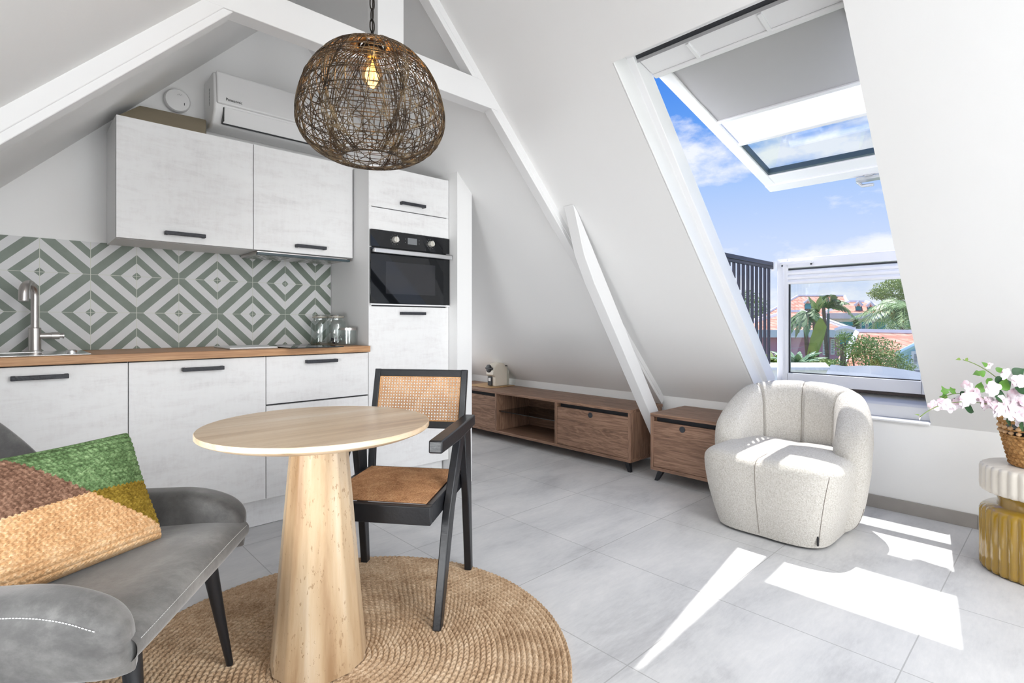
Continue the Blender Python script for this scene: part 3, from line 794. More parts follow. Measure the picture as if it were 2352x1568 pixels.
# side profile in (x, z); the machine faces the room and leaves its left side hidden
def xz(pts, y0, y1): return MB().prism(pts, y0, y1)
MC = [3.36, 3.80]
pr = [(3.345, .50), (3.345, .60)] + [(3.40 + .0 - .055 * cos(a), .60 + .07 * sin(a)) for a in [radians(20 * k) for k in range(0, 5)]] + [(3.50, .672), (3.53, .655), (3.545, .60), (3.545, .50)]
tilt = MB().prism([(3.36, .453), (3.36, .545), (3.33, .56), (3.33, .60), (3.345, .635), (3.375, .662), (3.42, .673), (3.50, .673), (3.53, .655), (3.54, .60), (3.54, .453)], 3.79, 3.895)
tilt.build('body', CREAM, cm, bevel=0.008, seg=3)
m = MB(); m.lathe([(.038, 0), (.038, .010), (.030, .014), (.001, .015)], (0, 0, 0), 28)
m.v = [Vector((3.335 - v.z, 3.855 + v.x, .622 + v.y)) for v in m.v]
m.build('brewing_head', BLACKM, cm, smooth=True)
MB().tube([(3.325, 3.895, .625), (3.325, 3.81, .622), (3.33, 3.80, .622)], [.007, .006, .011], 12).build('lever', BLACKM, cm, smooth=True)
MB().box(3.348, 3.362, 3.835, 3.893, .456, .545).build('drip_recess', BLACKM, cm, bevel=0.004)
MB().box(3.345, 3.349, 3.847, 3.878, .50, .53).build('level_label', WP, cm)
MB().box(3.50, 3.60, 3.765, 3.788, .453, .64).build('water_tank', JARG, cm, bevel=0.004)
MB().box(3.48, 3.57, 3.758, 3.789, .64, .65).build('tank_lid', BLACKM, cm, bevel=0.002)

# ------------------------------------------------------------------ round rug
RCX, RCY, RR = .757, 1.584, .722
def rug(u, v):
    th = u * 2 * pi; r = .012 + (RR - .012) * v
    pitch = .0182
    k = r / pitch; ph = (k % 1.0)
    ring = int(k)
    prof = sqrt(max(0.0, 1 - (2 * ph - 1) ** 2))
    nb = max(6, int(2 * pi * (ring + .5) * pitch / .021))
    br = abs(cos(nb * th * .5 + (pi / 2 if ph > .5 else 0) + (1.3 if ph > .5 else -1.3) * (ph - .5) * 2)) ** .7
    j = noise.noise(Vector((cos(th) * r * 60, sin(th) * r * 60, 0)))
    wob = .003 * noise.noise(Vector((cos(th) * 3, sin(th) * 3, ring * .4)))
    z = .001 + .011 * prof * (.42 + .58 * br) + .0013 * j
    if v > .999: z = 0.0005
    return Vector((RCX + (r + wob) * cos(th), RCY + (r + wob) * sin(th), max(z, .0005)))
rg = MB().grid(rug, 1500, 39 * 6, cu=True)
tag(rg.build('round_rug', JUTE, None, smooth='all', fix=False), 'round braided jute rug under the travertine table', 'rug')

# ------------------------------------------------------------------ travertine table
TB = thing('pedestal_table', 'round beige travertine table on a fluted cone pedestal', 'table', (.705, 1.63, .012), 0.0)
NF = 14
def flat(a, z): 
    k = (a / (2 * pi) * NF) % 1.0
    return cos(pi / NF) / cos((k - .5) * 2 * pi / NF)
m = MB()
prof = [(.143 + (.083 - .143) * ((i / 24) ** 1.0), .001 + .70 * i / 24) for i in range(25)]
m.lathe(prof, (0, 0, 0), NF * 8, True, flat)
pe = m.build('pedestal', TRAV_V, TB, smooth=True)
m = MB().lathe([(.001, .700), (.27, .700), (.312, .706), (.336, .716), (.341, .720), (.341, .731), (.339, .734), (.001, .734)], (0, 0, 0), 128, False)
m.build('tabletop', TRAV_T, TB, smooth=True)

# ------------------------------------------------------------------ caned armchair
bdir = Vector((.79, .613, 0)); wdir = Vector((-.613, .79, 0))
c0 = Vector((1.069, 1.5, 0.009)) + wdir * .237
AC = thing('cane_armchair', 'black wooden armchair with woven cane seat and back', 'chair', c0, math.atan2(.613, .79))
def bar(pts_w, y0, y1):      # pts (t, z) polygon across y
    return MB().prism(pts_w, y0, y1)
for sgn in (-1, 1):
    ya, yb = sorted((sgn * .248, sgn * .218))
    bar([(-.018, 0), (.018, 0), (.175, .36), (.335, .605), (.262, .605), (.105, .36)], ya, yb).build('leg', BLACK, AC, bevel=0.004)
    bar([(.435, 0), (.468, 0), (.445, .32), (.43, .605), (.33, .605), (.39, .32)], ya, yb).build('leg', BLACK, AC, bevel=0.004)
    ya, yb = sorted((sgn * .262, sgn * .214))
    bar([(-.045, .612), (-.042, .655), (.45, .660), (.455, .616), (.2, .606)], ya, yb).build('armrest', BLACK, AC, bevel=0.005)
    ya, yb = sorted((sgn * .212, sgn * .186))
    bar([(.425, .37), (.455, .37), (.475, .60), (.535, .842), (.508, .845), (.447, .60)], ya, yb).build('back_post', BLACK, AC, bevel=0.003)
MB().box(-.030, .0, -.216, .216, .362, .425).box(.425, .45, -.186, .186, .375, .425).box(0, .425, -.216, -.190, .362, .425).box(0, .425, .190, .216, .362, .425).build('seat_frame', BLACK, AC, bevel=0.003)
def bk(t_, y, z):          # backrest plane: t_ = height parameter z, leaning
    return (.4615 + (z - .60) * .25 + t_, y, z)
MB().obox(bk, -.012, .014, -.187, .187, .812, .842).build('back_rail', BLACK, AC, bevel=0.003)
MB().obox(bk, -.012, .014, -.187, .187, .595, .625).build('back_rail', BLACK, AC, bevel=0.003)
def cane(fn, W, Hh, pitch, th=.0011, wd=.0026, sub=1):
    m = MB()
    nu, nv = int(W / pitch), int(Hh / pitch)
    pu, pv = W / nu, Hh / nv
    def strip(u0, v0, u1, v1, w_, h0):
        d = Vector((u1 - u0, v1 - v0)); L_ = d.length
        if L_ < 1e-5: return
        p = Vector((-d.y, d.x)) / L_ * w_ / 2
        if sub > 1 and L_ > .05:
            nn = max(2, int(L_ / .04))
            for q_ in range(nn):
                a_, b_ = q_ / nn, (q_ + 1) / nn
                piece(u0 + (u1 - u0) * a_, v0 + (v1 - v0) * a_, u0 + (u1 - u0) * b_, v0 + (v1 - v0) * b_, p, h0)
        else: piece(u0, v0, u1, v1, p, h0)
    def piece(u0, v0, u1, v1, p, h0):
        q = [(u0 + p.x, v0 + p.y), (u1 + p.x, v1 + p.y), (u1 - p.x, v1 - p.y), (u0 - p.x, v0 - p.y)]
        m.add([fn(a, b, h0) for a, b in q] + [fn(a, b, h0 + th) for a, b in q], [(0, 1, 2, 3), (4, 7, 6, 5), (0, 4, 5, 1), (1, 5, 6, 2), (2, 6, 7, 3), (3, 7, 4, 0)])
    for i in range(nu + 1):
        for s_ in (-1, 1):
            u = i * pu + s_ * pitch * .13
            if 0 <= u <= W: strip(u, 0, u, Hh, wd * .72, 0)
    for j in range(nv + 1):
        for s_ in (-1, 1):
            v = j * pv + s_ * pitch * .13
            if 0 <= v <= Hh: strip(0, v, W, v, wd * .72, th * .6)
    for k in range(-nv, nu + 1):        # diagonals
        for sg in (1, -1):
            u0 = k * pu + pu * .5
            a, b = max(0, -u0 / pu), min(nv, (W - u0) / pu)
            if b > a:
                if sg > 0: strip(u0 + a * pu, a * pv, u0 + b * pu, b * pv, wd, th * 1.1)
                else: strip(u0 + a * pu, Hh - a * pv, u0 + b * pu, Hh - b * pv, wd, th * 1.6)
    return m
cane(lambda u, v, h: bk(-.004 - h, -.187 + u, .625 + v), .374, .188, .0125).build('cane_back', CANE, AC)
MB().obox(bk, -.010, -.003, -.187, -.180, .622, .815).obox(bk, -.010, -.003, .180, .187, .622, .815).obox(bk, -.010, -.003, -.187, .187, .807, .815).obox(bk, -.010, -.003, -.187, .187, .622, .630).build('cane_edging', CANE, AC, bevel=0.002)
def seatz(x, y): return .4255 + .012 * (1 - ((x - .212) / .215) ** 4) * (1 - (y / .195) ** 4)
cs = cane(lambda u, v, h: (.0 + u, -.193 + v, seatz(u, -.193 + v) + h + .0015), .425, .386, .0112, wd=.0030, sub=2)
cs.build('cane_seat', CANED, AC)
MB().grid(lambda u, v: (.0 + .425 * u, -.193 + .386 * v, seatz(.425 * u, -.193 + .386 * v) - .0005), 20, 20).build('seat_pad', plain('dark_seat_pad', srgb(96, 62, 40), 0.8), AC, smooth='all')

# ------------------------------------------------------------------ grey suede armchair
A2 = thing('suede_armchair', 'grey suede armchair with pale stitching and black tapered legs', 'armchair', (.363, 1.573, .012), math.atan2(-.579, .815))
def smooth(x): x = max(0., min(1., x)); return x * x * (3 - 2 * x)
def seat_fn(u, v):
    # closed slab: u round the section (front to back and under), v across the width
    y = -.318 + .636 * v
    e = 1 - abs(2 * v - 1) ** 5
    x0, x1 = -.54, .012
    a = u * 2 * pi
    cx, cz = (x0 + x1) / 2, .385
    ca, sa = cos(a), sin(a)
    ex = 2 / 7
    X = cx + (x1 - x0) / 2 * abs(ca) ** ex * (1 if ca > 0 else -1)
    Zz = .045 * abs(sa) ** (2 / 2.6) * (1 if sa > 0 else -1)
    if sa > 0:
        Zz += -.022 * smooth((cx + .25 - X) / .45) * e + .006 * e * sin(pi * (X - x0) / (x1 - x0))
        Zz += .0025 * sin(9 * X + 5 * y) * e
    return (X, y * 1.012, cz + Zz * (.85 + .15 * e))
MB().grid(seat_fn, 96, 40, cu=True).build('seat', SUEDE, A2, smooth='all')
def path(s):
    """s in 0..1: near front corner, back round, far front corner; returns x, y, nx, ny"""
    R = .20; yh = .318; xb = -.60; xf = .0
    l1 = xf - (xb + R); l2 = pi / 2 * R; l3 = 2 * (yh - R); T = 2 * l1 + 2 * l2 + l3
    d = s * T
    if d < l1: return xf - d, -yh, 0, -1
    d -= l1
    if d < l2:
        a = d / R; return xb + R - R * sin(a), -yh + R - R * cos(a), -sin(a), -cos(a)
    d -= l2
    if d < l3: return xb, -yh + R + d, -1, 0
    d -= l3
    if d < l2:
        a = d / R; return xb + R - R * cos(a), yh - R + R * sin(a), -cos(a), sin(a)
    d -= l2
    return xb + R + d, yh, 0, 1
def shell_fn(u, v):
    """u along the U, v round the section"""
    x, y, nx, ny = path(u)
    e = min(u, 1 - u)                       # distance from the front corner along the U
    # top height: arm 0.555, dropping round at the front, rising into the back
    dfr = (0.0 - x)
    if dfr < .20 and abs(ny) > .99: top = .425 + .097 * sqrt(max(0, 1 - ((.20 - dfr) / .20) ** 2)) ** 1.2
    else: top = .522
    bk_ = smooth((-.30 - x) / .30)
    hy = max(0, 1 - (abs(y) / .30) ** 2.2) ** .8
    top += bk_ * (.40 * hy)
    lean = .03 + .10 * bk_
    th_ = .042 + .012 * (1 - bk_)
    if dfr < .06 and abs(ny) > .99: th_ *= .12 + .88 * sqrt(max(0, 1 - ((.06 - dfr) / .06) ** 2))
    bot = .338
    # section: superellipse in (n, z)
    a = v * 2 * pi
    ca, sa = cos(a), sin(a)
    h = (top - bot) / 2; zc = (top + bot) / 2
    z = zc + h * abs(sa) ** (2 / 4.5) * (1 if sa > 0 else -1)
    n = th_ * abs(ca) ** (2 / 3.2) * (1 if ca > 0 else -1)
    f = (z - .36) / .5
    off = lean * max(0, f) * (1.1 if f < .5 else 1.1) - .010
    n += .010 * sin(pi * min(1, max(0, (z - bot) / .2)))
    return (x + nx * (n + off) , y + ny * (n + off) * (1 - .12 * bk_ * (z - .5)), z)
def ug(u):
    # more rings near the two rounded ends
    return .5 - .5 * cos(pi * u) if False else (u + .6 * (-(sin(2 * pi * u)) / (2 * pi)))
def shell_g(u, v): return shell_fn(ug(u), v)
MB().grid(shell_g, 200, 48, cv=True).add([shell_fn(0, j / 48) for j in range(48)], [list(range(48))]).add([shell_fn(1, j / 48) for j in range(48)], [list(range(48))[::-1]]).build('shell', SUEDE, A2, smooth='all')
# stitched seams: along the outer top edge of the arms and the front edge of the seat
def seam(pts, name='stitching', mat=THREADW, r=.0011, dash=True):
    m = MB()
    pts = [Vector(p) for p in pts]
    if not dash: m.tube(pts, r, 5)
    else:
        acc = 0
        for a, b in zip(pts[:-1], pts[1:]):
            L_ = (b - a).length; k = max(1, round(L_ / .0075))
            for i in range(k):
                p0 = a.lerp(b, (i + .15) / k); p1 = a.lerp(b, (i + .85) / k)
                m.tube([p0, p1], r, 5)
    return m.build(name, mat, A2)
so = []
for i in range(60):
    u = .022 + .40 * i / 59
    p = Vector(shell_fn(u, .072)); nx, ny = path(u)[2:]
    so.append(p + Vector((nx, ny, .25)) * .0012)
seam(so)
so2 = []
for i in range(60):
    u = .978 - .40 * i / 59
    p = Vector(shell_fn(u, .072)); nx, ny = path(u)[2:]
    so2.append(p + Vector((nx, ny, .25)) * .0012)
seam(so2)
seam([Vector(seat_fn(.043, j / 40)) + Vector((.0012, 0, .0012)) for j in range(1, 40)], r=.0009)
MB().box(-.52, -.035, -.25, .25, .318, .348).build('under_frame', BLACKM, A2, bevel=0.004)
for (x, y, dx_, dy_) in ((-.062, .205, .045, .035), (-.062, -.205, .045, -.035), (-.46, .2, -.04, .03), (-.46, -.2, -.04, -.03)):
    MB().tube([(x + dx_, y + dy_, .0), (x + dx_, y + dy_, .004), (x + dx_ * .5, y + dy_ * .5, .16), (x, y, .325)], [.009, .010, .0155, .0215], 20).build('leg', BLACKM, A2, smooth=True)

# ------------------------------------------------------------------ cushion
PB = Vector((.314, 1.808, .440))                  # bottom right corner
PL_ = Vector((-.89, -.456, 0)).normalized(); PH = Vector((-.46 * .144, .89 * .144, .292)) ; HH = PH.length; PH.normalize()
PN = PL_.cross(PH).normalized()
if PN.dot(Vector((.46, -.89, 0))) < 0: PN = -PN
PW = .47
def pil(side):
    def fn(u, v):
        U, V = 2 * u - 1, 2 * v - 1
        pin_u = 1 - .045 * (1 - V * V) * 1.0; pin_v = 1 - .05 * (1 - U * U)
        a = PW * (.5 + .5 * U * pin_u); b = HH * (.5 + .5 * V * pin_v)
        if V < 0: b = HH * (.5 + .5 * V)
        t_ = .064 * (max(0, (1 - abs(U) ** 5)) * max(0, (1 - abs(V) ** 5))) ** .42
        # braids in rows along the cushion
        row = b / .0145; ph = row % 1.0
        up_ = ph > .5
        st_ = abs(sin(pi * (a / .0125 + (.5 if up_ else 0) + (.9 if up_ else -.9) * (ph - .5) + .37 * int(row)))) ** .6
        br = sqrt(max(0, 1 - (2 * ph - 1) ** 2)) ** .7 * (.0035 + .0050 * st_)
        edge = min(1, 40 * min(u, 1 - u, v, 1 - v))
        w_ = .006 * noise.noise(Vector((a * 7, b * 7, side)))
        sag = Vector((0, 0, -.006)) * (1 - V * V) 
        return PB + PL_ * a + PH * b + PN * side * (t_ + br * edge + w_ * edge) + sag * 0
    return fn
def pmat(u, v):
    a, b = u * PW, v
    j = (.176, .53)
    jag = .012 * sin(a * 500) * .5
    if a < j[0]:
        if b > .53 - (j[0] - a) * .12 + jag: return 0
        return 1 if b > .07 + (.53 - .07) * (a / j[0]) + jag else 2
    if b < .53 - (a - j[0]) * .1 + jag: return 2
    return 0 if b > .53 + (a - j[0]) * 2.95 + jag * 2 else 3
pm = MB().grid(pil(1), 420, 290, mfn=pmat)
pm.grid(pil(-1), 60, 40, mfn=pmat)
tag(pm.build('braided_cushion', [J_GREEN, J_MUST, J_TAN, J_BROWN], None, smooth='all'), 'braided jute cushion in green, brown, mustard and tan on the grey armchair', 'cushion')

# ------------------------------------------------------------------ cream boucle chair
BC = thing('boucle_chair', 'round cream boucle lounge chair in front of the roof window', 'armchair', (3.03, 1.06, 0))
CY = 1.055
def spow(a, e): return (1 if a >= 0 else -1) * abs(a) ** e
def bseat(u, v):
    a = u * 2 * pi
    # v 0..0.6 side wall, 0.6..1 top
    if v < .6:
        k = v / .6; z = .012 + k * .338
        sh = 1.0
    else:
        k = (v - .6) / .4; q = k * pi / 2 * 1.0
        z = .35 + .040 * sin(min(1, k * 2.6) * pi / 2) + .012 * smooth(k)
        sh = 1 - (1 - cos(min(1, k * 2.6) * pi / 2)) * .14 - max(0, k - .385) / .615 * .85
    zz = min(z, .35) / .35
    xf = 2.712 - .062 * sin(zz * pi / 2 * .95)
    xb = 3.24
    hw = .262 + .068 * sin(zz * pi / 2 * .95)
    cx = (xf + xb) / 2; ax = (xb - xf) / 2
    ex = 2 / 5.5
    ca, sa = cos(a), sin(a)
    X = cx + ax * sh * spow(ca, ex); Y = CY + hw * sh * spow(sa, ex)
    # the front bows gently outwards
    if ca < 0: X -= .025 * (1 - min(1, abs((Y - CY) / hw)) ** 2) * abs(ca) ** .5 * sh
    g = math.exp(-((Y - 1.068) / .009) ** 2)
    nr = .010 * g
    puff = .008 * abs(sin(pi * min(1, max(-1, (Y - 1.068) / .33)))) 
    if v < .6 and ca < -.2: X += nr - puff
    elif v >= .6: z += puff * smooth((v - .6) * 8) - nr
    elif ca < -.2: X += nr
    return (X, Y, z)
# denser sampling near the middle seam: remap u
def bs(u, v): return bseat(u, v)
MB().grid(bs, 560, 60, cu=True).build('seat', BOUCLE, BC, smooth='all')
seamp = [(2.712 - .062 * sin(z / .35 * pi / 2 * .95) - .020, 1.068, z) for z in [.02 + .33 * i / 12 for i in range(13)]]
seamp = []
for i in range(30):
    v = .02 + .9 * i / 29
    # find the seat point on the front line y = 1.068
    best = min((bseat(.5 + d * .0008, v) for d in range(-30, 31)), key=lambda p: abs(p[1] - 1.068))
    seamp.append((best[0] - .0005, 1.068, best[2] + .0008))
MB().tube(seamp, .0018, 6).build('seam', SEAM, BC)
sm2 = []
for i in range(24):
    v = .03 + .60 * i / 23
    p = min((bseat(.5 + .25 * k / 60, v) for k in range(61)), key=lambda q: abs((CY - q[1]) - .92 * (.262 + .05 * v / .6)) ) if False else None
    cand = [bseat(.5 + .24 * k / 1200, v) for k in range(1201)]
    p = min(cand, key=lambda q: abs(q[1] - (CY - (.235 + .058 * min(1, v / .6)))) )
    sm2.append((p[0] - .0008, p[1] - .0006, p[2]))
MB().tube(sm2, .0013, 6).build('seam', SEAM, BC)
MB().box(2.704, 2.716, .812, .818, .03, .075).build('fabric_label', BLACKM, BC)
CH = [0, radians(47), radians(-47)]
def bback(u, v):
    """u along the horseshoe, v round the section"""
    ph = radians(-100 + 200 * u)
    c, s = cos(ph), sin(ph)
    ox = 3.045 + .345 * spow(c, .86); oy = 1.075 + .305 * spow(s, .80)
    nx, ny = c / .345, s / .305; L_ = sqrt(nx * nx + ny * ny); nx /= L_; ny /= L_
    ap = abs(math.degrees(ph))
    H_ = .722 - .03 * (ap / 50) ** 2 if ap < 50 else .692 - .22 * ((ap - 50) / 50) ** 1.5
    if ap > 86: H_ -= .09 * ((ap - 86) / 18) ** 2
    th_ = .080
    endk = min(1, min(u, 1 - u) / .06)
    th_ *= sqrt(max(.02, 1 - (1 - endk) ** 2))
    a = v * 2 * pi
    ca, sa = cos(a), sin(a)
    z0 = .012
    zc, h = (H_ + z0) / 2, (H_ - z0) / 2
    z = zc + h * spow(sa, 2 / 6.0)
    n = th_ * spow(ca, 2 / 2.6)
    k = (z - z0) / (H_ - z0)
    # outer face leans outwards with height, slight belly
    off = -.070 + .055 * sin(min(1, k * 1.25) * pi / 2) 
    if ca < 0:
        g = sum(math.exp(-((ph - q) / .028) ** 2) for q in CH)
        bul = abs(sin((ph) / radians(47) * pi)) ** .6
        n += (.016 * g - .010 * bul) * min(1, -ca * 2)
    if sa > .8:
        g = sum(math.exp(-((ph - q) / .028) ** 2) for q in CH); z -= .006 * g
    return (ox + nx * (n + off - .02), oy + ny * (n + off + .02), z)
MB().grid(bback, 420, 64, cv=True).add([bback(0, j / 64) for j in range(64)], [list(range(64))]).add([bback(1, j / 64) for j in range(64)], [list(range(64))[::-1]]).build('backrest', BOUCLE, BC, smooth='all')
for q in CH:
    u = (math.degrees(q) + 100) / 200
    pts = []
    for i in range(28):
        v = .24 + .30 * i / 27
        p = Vector(bback(u, v)); pts.append(p + Vector((-.0008 * cos(q), -.0008 * sin(q), .0006)))
    MB().tube(pts, .0016, 6).build('seam', SEAM, BC)
for u in (.055, .945):
    MB().tube([Vector(bback(u, .02 + .0)) .lerp(Vector(bback(u, .98)), .5) if False else Vector(bback(u, .98 - .23 * i / 20)) + Vector((0, -.001 if u < .5 else .001, 0)) for i in range(21)], .0013, 6).build('seam', SEAM, BC)

# ------------------------------------------------------------------ pendant lamp
LXY = (.885, 1.625)
PD = thing('pendant_lamp', 'woven brown wire pendant lamp hanging over the round table', 'lamp', (LXY[0], LXY[1], 1.61))
WIRE, t, p = new_mat('bronze_wire')
nz = t.noise(t.coord(kind='Object'), 30, 3)
setp(t, p, base=t.ramp(nz, [(0.3, srgb(44, 34, 27)), (0.5, srgb(84, 68, 50)), (0.7, srgb(146, 126, 96))]), rough=0.34, metal=0.6)
tab = [(.012, 1.990), (.06, 1.988), (.10, 1.979), (.14, 1.957), (.178, 1.922), (.210, 1.872), (.232, 1.812), (.241, 1.757), (.235, 1.705), (.207, 1.658), (.158, 1.622), (.118, 1.608), (.097, 1.611)]
acc = [0]
for a_, b_ in zip(tab[:-1], tab[1:]): acc.append(acc[-1] + sqrt((a_[0] - b_[0]) ** 2 + (a_[1] - b_[1]) ** 2))
def prof_at(s):
    d = max(0, min(1, s)) * acc[-1]
    i = 0
    while i < len(acc) - 2 and acc[i + 1] < d: i += 1
    k = (d - acc[i]) / (acc[i + 1] - acc[i])
    p0, p1, p2, p3 = [tab[max(0, min(len(tab) - 1, j))] for j in (i - 1, i, i + 1, i + 2)]
    f = lambda q: .5 * (2 * p1[q] + (p2[q] - p0[q]) * k + (2 * p0[q] - 5 * p1[q] + 4 * p2[q] - p3[q]) * k * k + (3 * p1[q] - p0[q] - 3 * p2[q] + p3[q]) * k ** 3)
    return max(.004, f(0)), f(1)
rnd = random.Random(3)
def wire(m, fn, n, r): m.tube([fn(i / n) for i in range(n + 1)], r, 5)
def lpt(s, th, off=0):
    r, z = prof_at(s); r += off
    return (LXY[0] + r * cos(th), LXY[1] + r * sin(th), z)
m = MB()
for k in range(132):
    th0 = 2 * pi * k / 132 + rnd.uniform(-.02, .02); tw = (1 if k % 2 else -1) * (.42 + .30 * sin(k * .31)); off = rnd.uniform(-.003, .003)
    wire(m, lambda q: lpt(.05 + .95 * q, th0 + tw * q, off), 28, .00135)
for k in range(40):
    th0 = 2 * pi * k / 40; tw = (1 if k % 2 else -1) * 1.5; off = rnd.uniform(-.003, .003)
    wire(m, lambda q: lpt(.45 + .55 * q, th0 + tw * q * q, off), 30, .00135)
m.build('woven_shade', WIRE, PD, smooth='all', fix=False)
m = MB()
for k in range(34):
    s0 = .14 + .80 * k / 33; am = rnd.uniform(.006, .028); ph0 = rnd.uniform(0, 6.28); off = rnd.uniform(-.004, .003)
    m.tube([lpt(s0 + am * sin(2 * pi * i / 60 + ph0) * min(1, (1 - s0) * 4), 2 * pi * i / 60, off) for i in range(60)], .0012, 5, closed=True)
m.tube([lpt(1, 2 * pi * i / 48) for i in range(48)], .0026, 6, closed=True)
m.tube([lpt(.10, 2 * pi * i / 48) for i in range(48)], .0022, 6, closed=True)
m.build('ring_wires', WIRE, PD, smooth='all', fix=False)
DBR = plain('dark_bronze', (0.03, 0.024, 0.02), 0.4, 0.7)
BRS = plain('aged_brass', (0.42, 0.29, 0.13), 0.35, 0.9)
MB().lathe([(.03, 1.985), (.032, 1.992), (.026, 2.0), (.006, 2.005)], (LXY[0], LXY[1], 0), 24).lathe([(.038, 1.972), (.038, 1.984)], (LXY[0], LXY[1], 0), 24).build('top_cap', DBR, PD, smooth=True)
MB().lathe([(.016, 1.985), (.017, 1.955), (.015, 1.952)], (LXY[0], LXY[1], 0), 24).build('lamp_holder', BRS, PD, smooth=True)
bulb = MB().lathe([(.013, 1.952), (.016, 1.945), (.028, 1.924), (.035, 1.898), (.033, 1.876), (.020, 1.857), (.001, 1.851)], (LXY[0], LXY[1], 0), 28, False)
AMB = glass_mat('amber_glass', (1.0, 0.80, 0.52), 0.3)
bo = bulb.build('bulb', AMB, PD, smooth=True)
EM = D.materials.new('glowing_filament'); EM.use_nodes = True; t = NT(EM.node_tree); t.n.clear()
fc = t.ramp(t.noise(t.coord(kind='Object'), 20), [(0.3, (1.0, 0.42, 0.08)), (0.7, (1.0, 0.52, 0.14))])
t.node('ShaderNodeOutputMaterial', {0: t.node('ShaderNodeEmission', {'Color': fc, 'Strength': 7.0}).outputs[0]})
m = MB()
for k in range(6):
    a = k * pi / 3
    m.tube([(LXY[0] + .004 * cos(a), LXY[1] + .004 * sin(a), 1.94), (LXY[0] + .009 * cos(a + .3), LXY[1] + .009 * sin(a + .3), 1.912), (LXY[0] + .007 * cos(a + .6), LXY[1] + .007 * sin(a + .6), 1.885)], .0013, 5)
m.build('filament', EM, bo)
pl = lamp('POINT', 'bulb_light', (LXY[0], LXY[1], 1.905), (0, 0, -1), 1.6, (1.0, 0.62, 0.30), shadow_soft_size=0.028)
def link(m, c, ax, r=.0021, L_=.0215, W_=.0078):
    pts = []
    for i in range(24):
        a = 2 * pi * i / 24
        u = W_ * cos(a); v = L_ * spow(sin(a), .75)
        pts.append(Vector(c) + Vector((u, 0, v) if ax else (0, u, v)))
    m.tube(pts, r, 6, closed=True)
z = 2.022; k = 0
cm_ = MB()
while z < 2.60:
    link(cm_, (LXY[0], LXY[1], z), k % 2); z += .0375; k += 1
cm_.build('chain', DBR, PD, smooth='all')
MB().tube([(LXY[0] + .001, LXY[1], 2.0), (LXY[0] + .005, LXY[1] + .003, 2.2), (LXY[0] - .004, LXY[1], 2.4), (LXY[0], LXY[1], 2.59)], .0022, 6).build('flex', DBR, PD, smooth='all')
MB().lathe([(.05, 2.585), (.045, 2.602), (.012, 2.63)], (LXY[0], LXY[1], 0), 28).build('ceiling_rose', DBR, PD, smooth=True)

# ------------------------------------------------------------------ ceramic stool, basket and flowers
SX, SY = 3.142, .108
ST = thing('ceramic_stool', 'fluted ceramic stool, mustard glazed with a white top, right of the window', 'stool', (SX, SY, 0))
MUST = plain('mustard_glaze', srgb(160, 124, 18), 0.12, var=0.12, scale=10, coat=0.8, spec=0.7)
CRW = plain('cream_glaze', srgb(224, 217, 206), 0.3, var=0.03, bmp=0.15, bscale=120)
NFL = 32
def flute(a, z): return 1 + .028 * (abs(cos(a * NFL / 2)) ** .8 - .6)
def fl_m(z0, z1):
    return lambda a, z: 1 + (.050 * (abs(cos(a * NFL / 2)) - .6)) * smooth(min(1, (z - z0) / .012 + .3)) * smooth(min(1, (z1 - z) / .012))
MB().lathe([(.170, .002), (.180, .006), (.184, .02), (.184, .245), (.180, .262), (.168, .272), (.13, .276), (.13, .278), (.128, .30), (.132, .335)], (SX, SY, 0), 384, True, fl_m(.0, .266))\
    .build('body', MUST, ST, smooth='all')
MB().lathe([(.13, .332), (.170, .334), (.182, .342), (.184, .36), (.184, .43), (.181, .444), (.172, .450), (.001, .452)], (SX, SY, 0), 384, False, fl_m(.325, .452)).build('top', CRW, ST, smooth='all')

BX, BY, BZ = SX + .01, SY - .005, .4535
bk_ = thing('woven_basket', 'woven basket with a beaded rim holding pink flowers on the stool', 'basket', (BX, BY, BZ))
def weave(u, v):
    a = 2 * pi * u; z = BZ + .125 * v; r = .092 + .028 * v
    nb = 30
    row = v * 7; ir = int(row); ph = row - ir
    q = .5 + .5 * cos(a * nb + pi * (ir % 2) + (ph - .5) * 2.2)
    r += .007 * (q ** .7) * sin(pi * ph) ** .6 + .001 * noise.noise(Vector((a * 20, v * 40, 0)))
    return (BX + r * cos(a), BY + r * sin(a), z)
MB().grid(weave, 480, 70, cu=True).lathe([(.001, BZ + .002), (.093, BZ + .002)], (BX, BY, 0), 40, False).build('woven_body', WEED, bk_, smooth='all', fix=False)
m = MB()
for (z, r, rr) in ((BZ + .13, .121, .0045), (BZ + .155, .124, .0035), (BZ + .188, .129, .0055)):
    m.tube([(BX + (r + .0015 * sin(k * 1.9)) * cos(2 * pi * k / 120), BY + (r + .0015 * sin(k * 1.9)) * sin(2 * pi * k / 120), z + .0012 * cos(k * 1.9)) for k in range(120)], rr, 8, closed=True)
for k in range(26):
    a = 2 * pi * k / 26
    m.tube([(BX + .121 * cos(a), BY + .121 * sin(a), BZ + .125), (BX + .128 * cos(a), BY + .128 * sin(a), BZ + .188)], .0028, 6)
m.build('rim', WEED, bk_, smooth='all')
m = MB()
for k in range(26):
    a = 2 * pi * (k + 0) / 26
    for z, r in ((BZ + .143, .124), (BZ + .163, .127)):
        m.sphere((BX + r * cos(a), BY + r * sin(a), z), .0085, 10, 7, (1.15, 1.15, .85))
m.build('beads', BEADW, bk_, smooth='all')
MB().lathe([(.085, BZ + .01), (.110, BZ + .16), (.104, BZ + .16), (.085, BZ + .14), (.001, BZ + .14)], (BX, BY, 0), 40, False).build('inner_pot', plain('dark_liner', (0.025, 0.03, 0.028), 0.5), bk_, smooth=True)

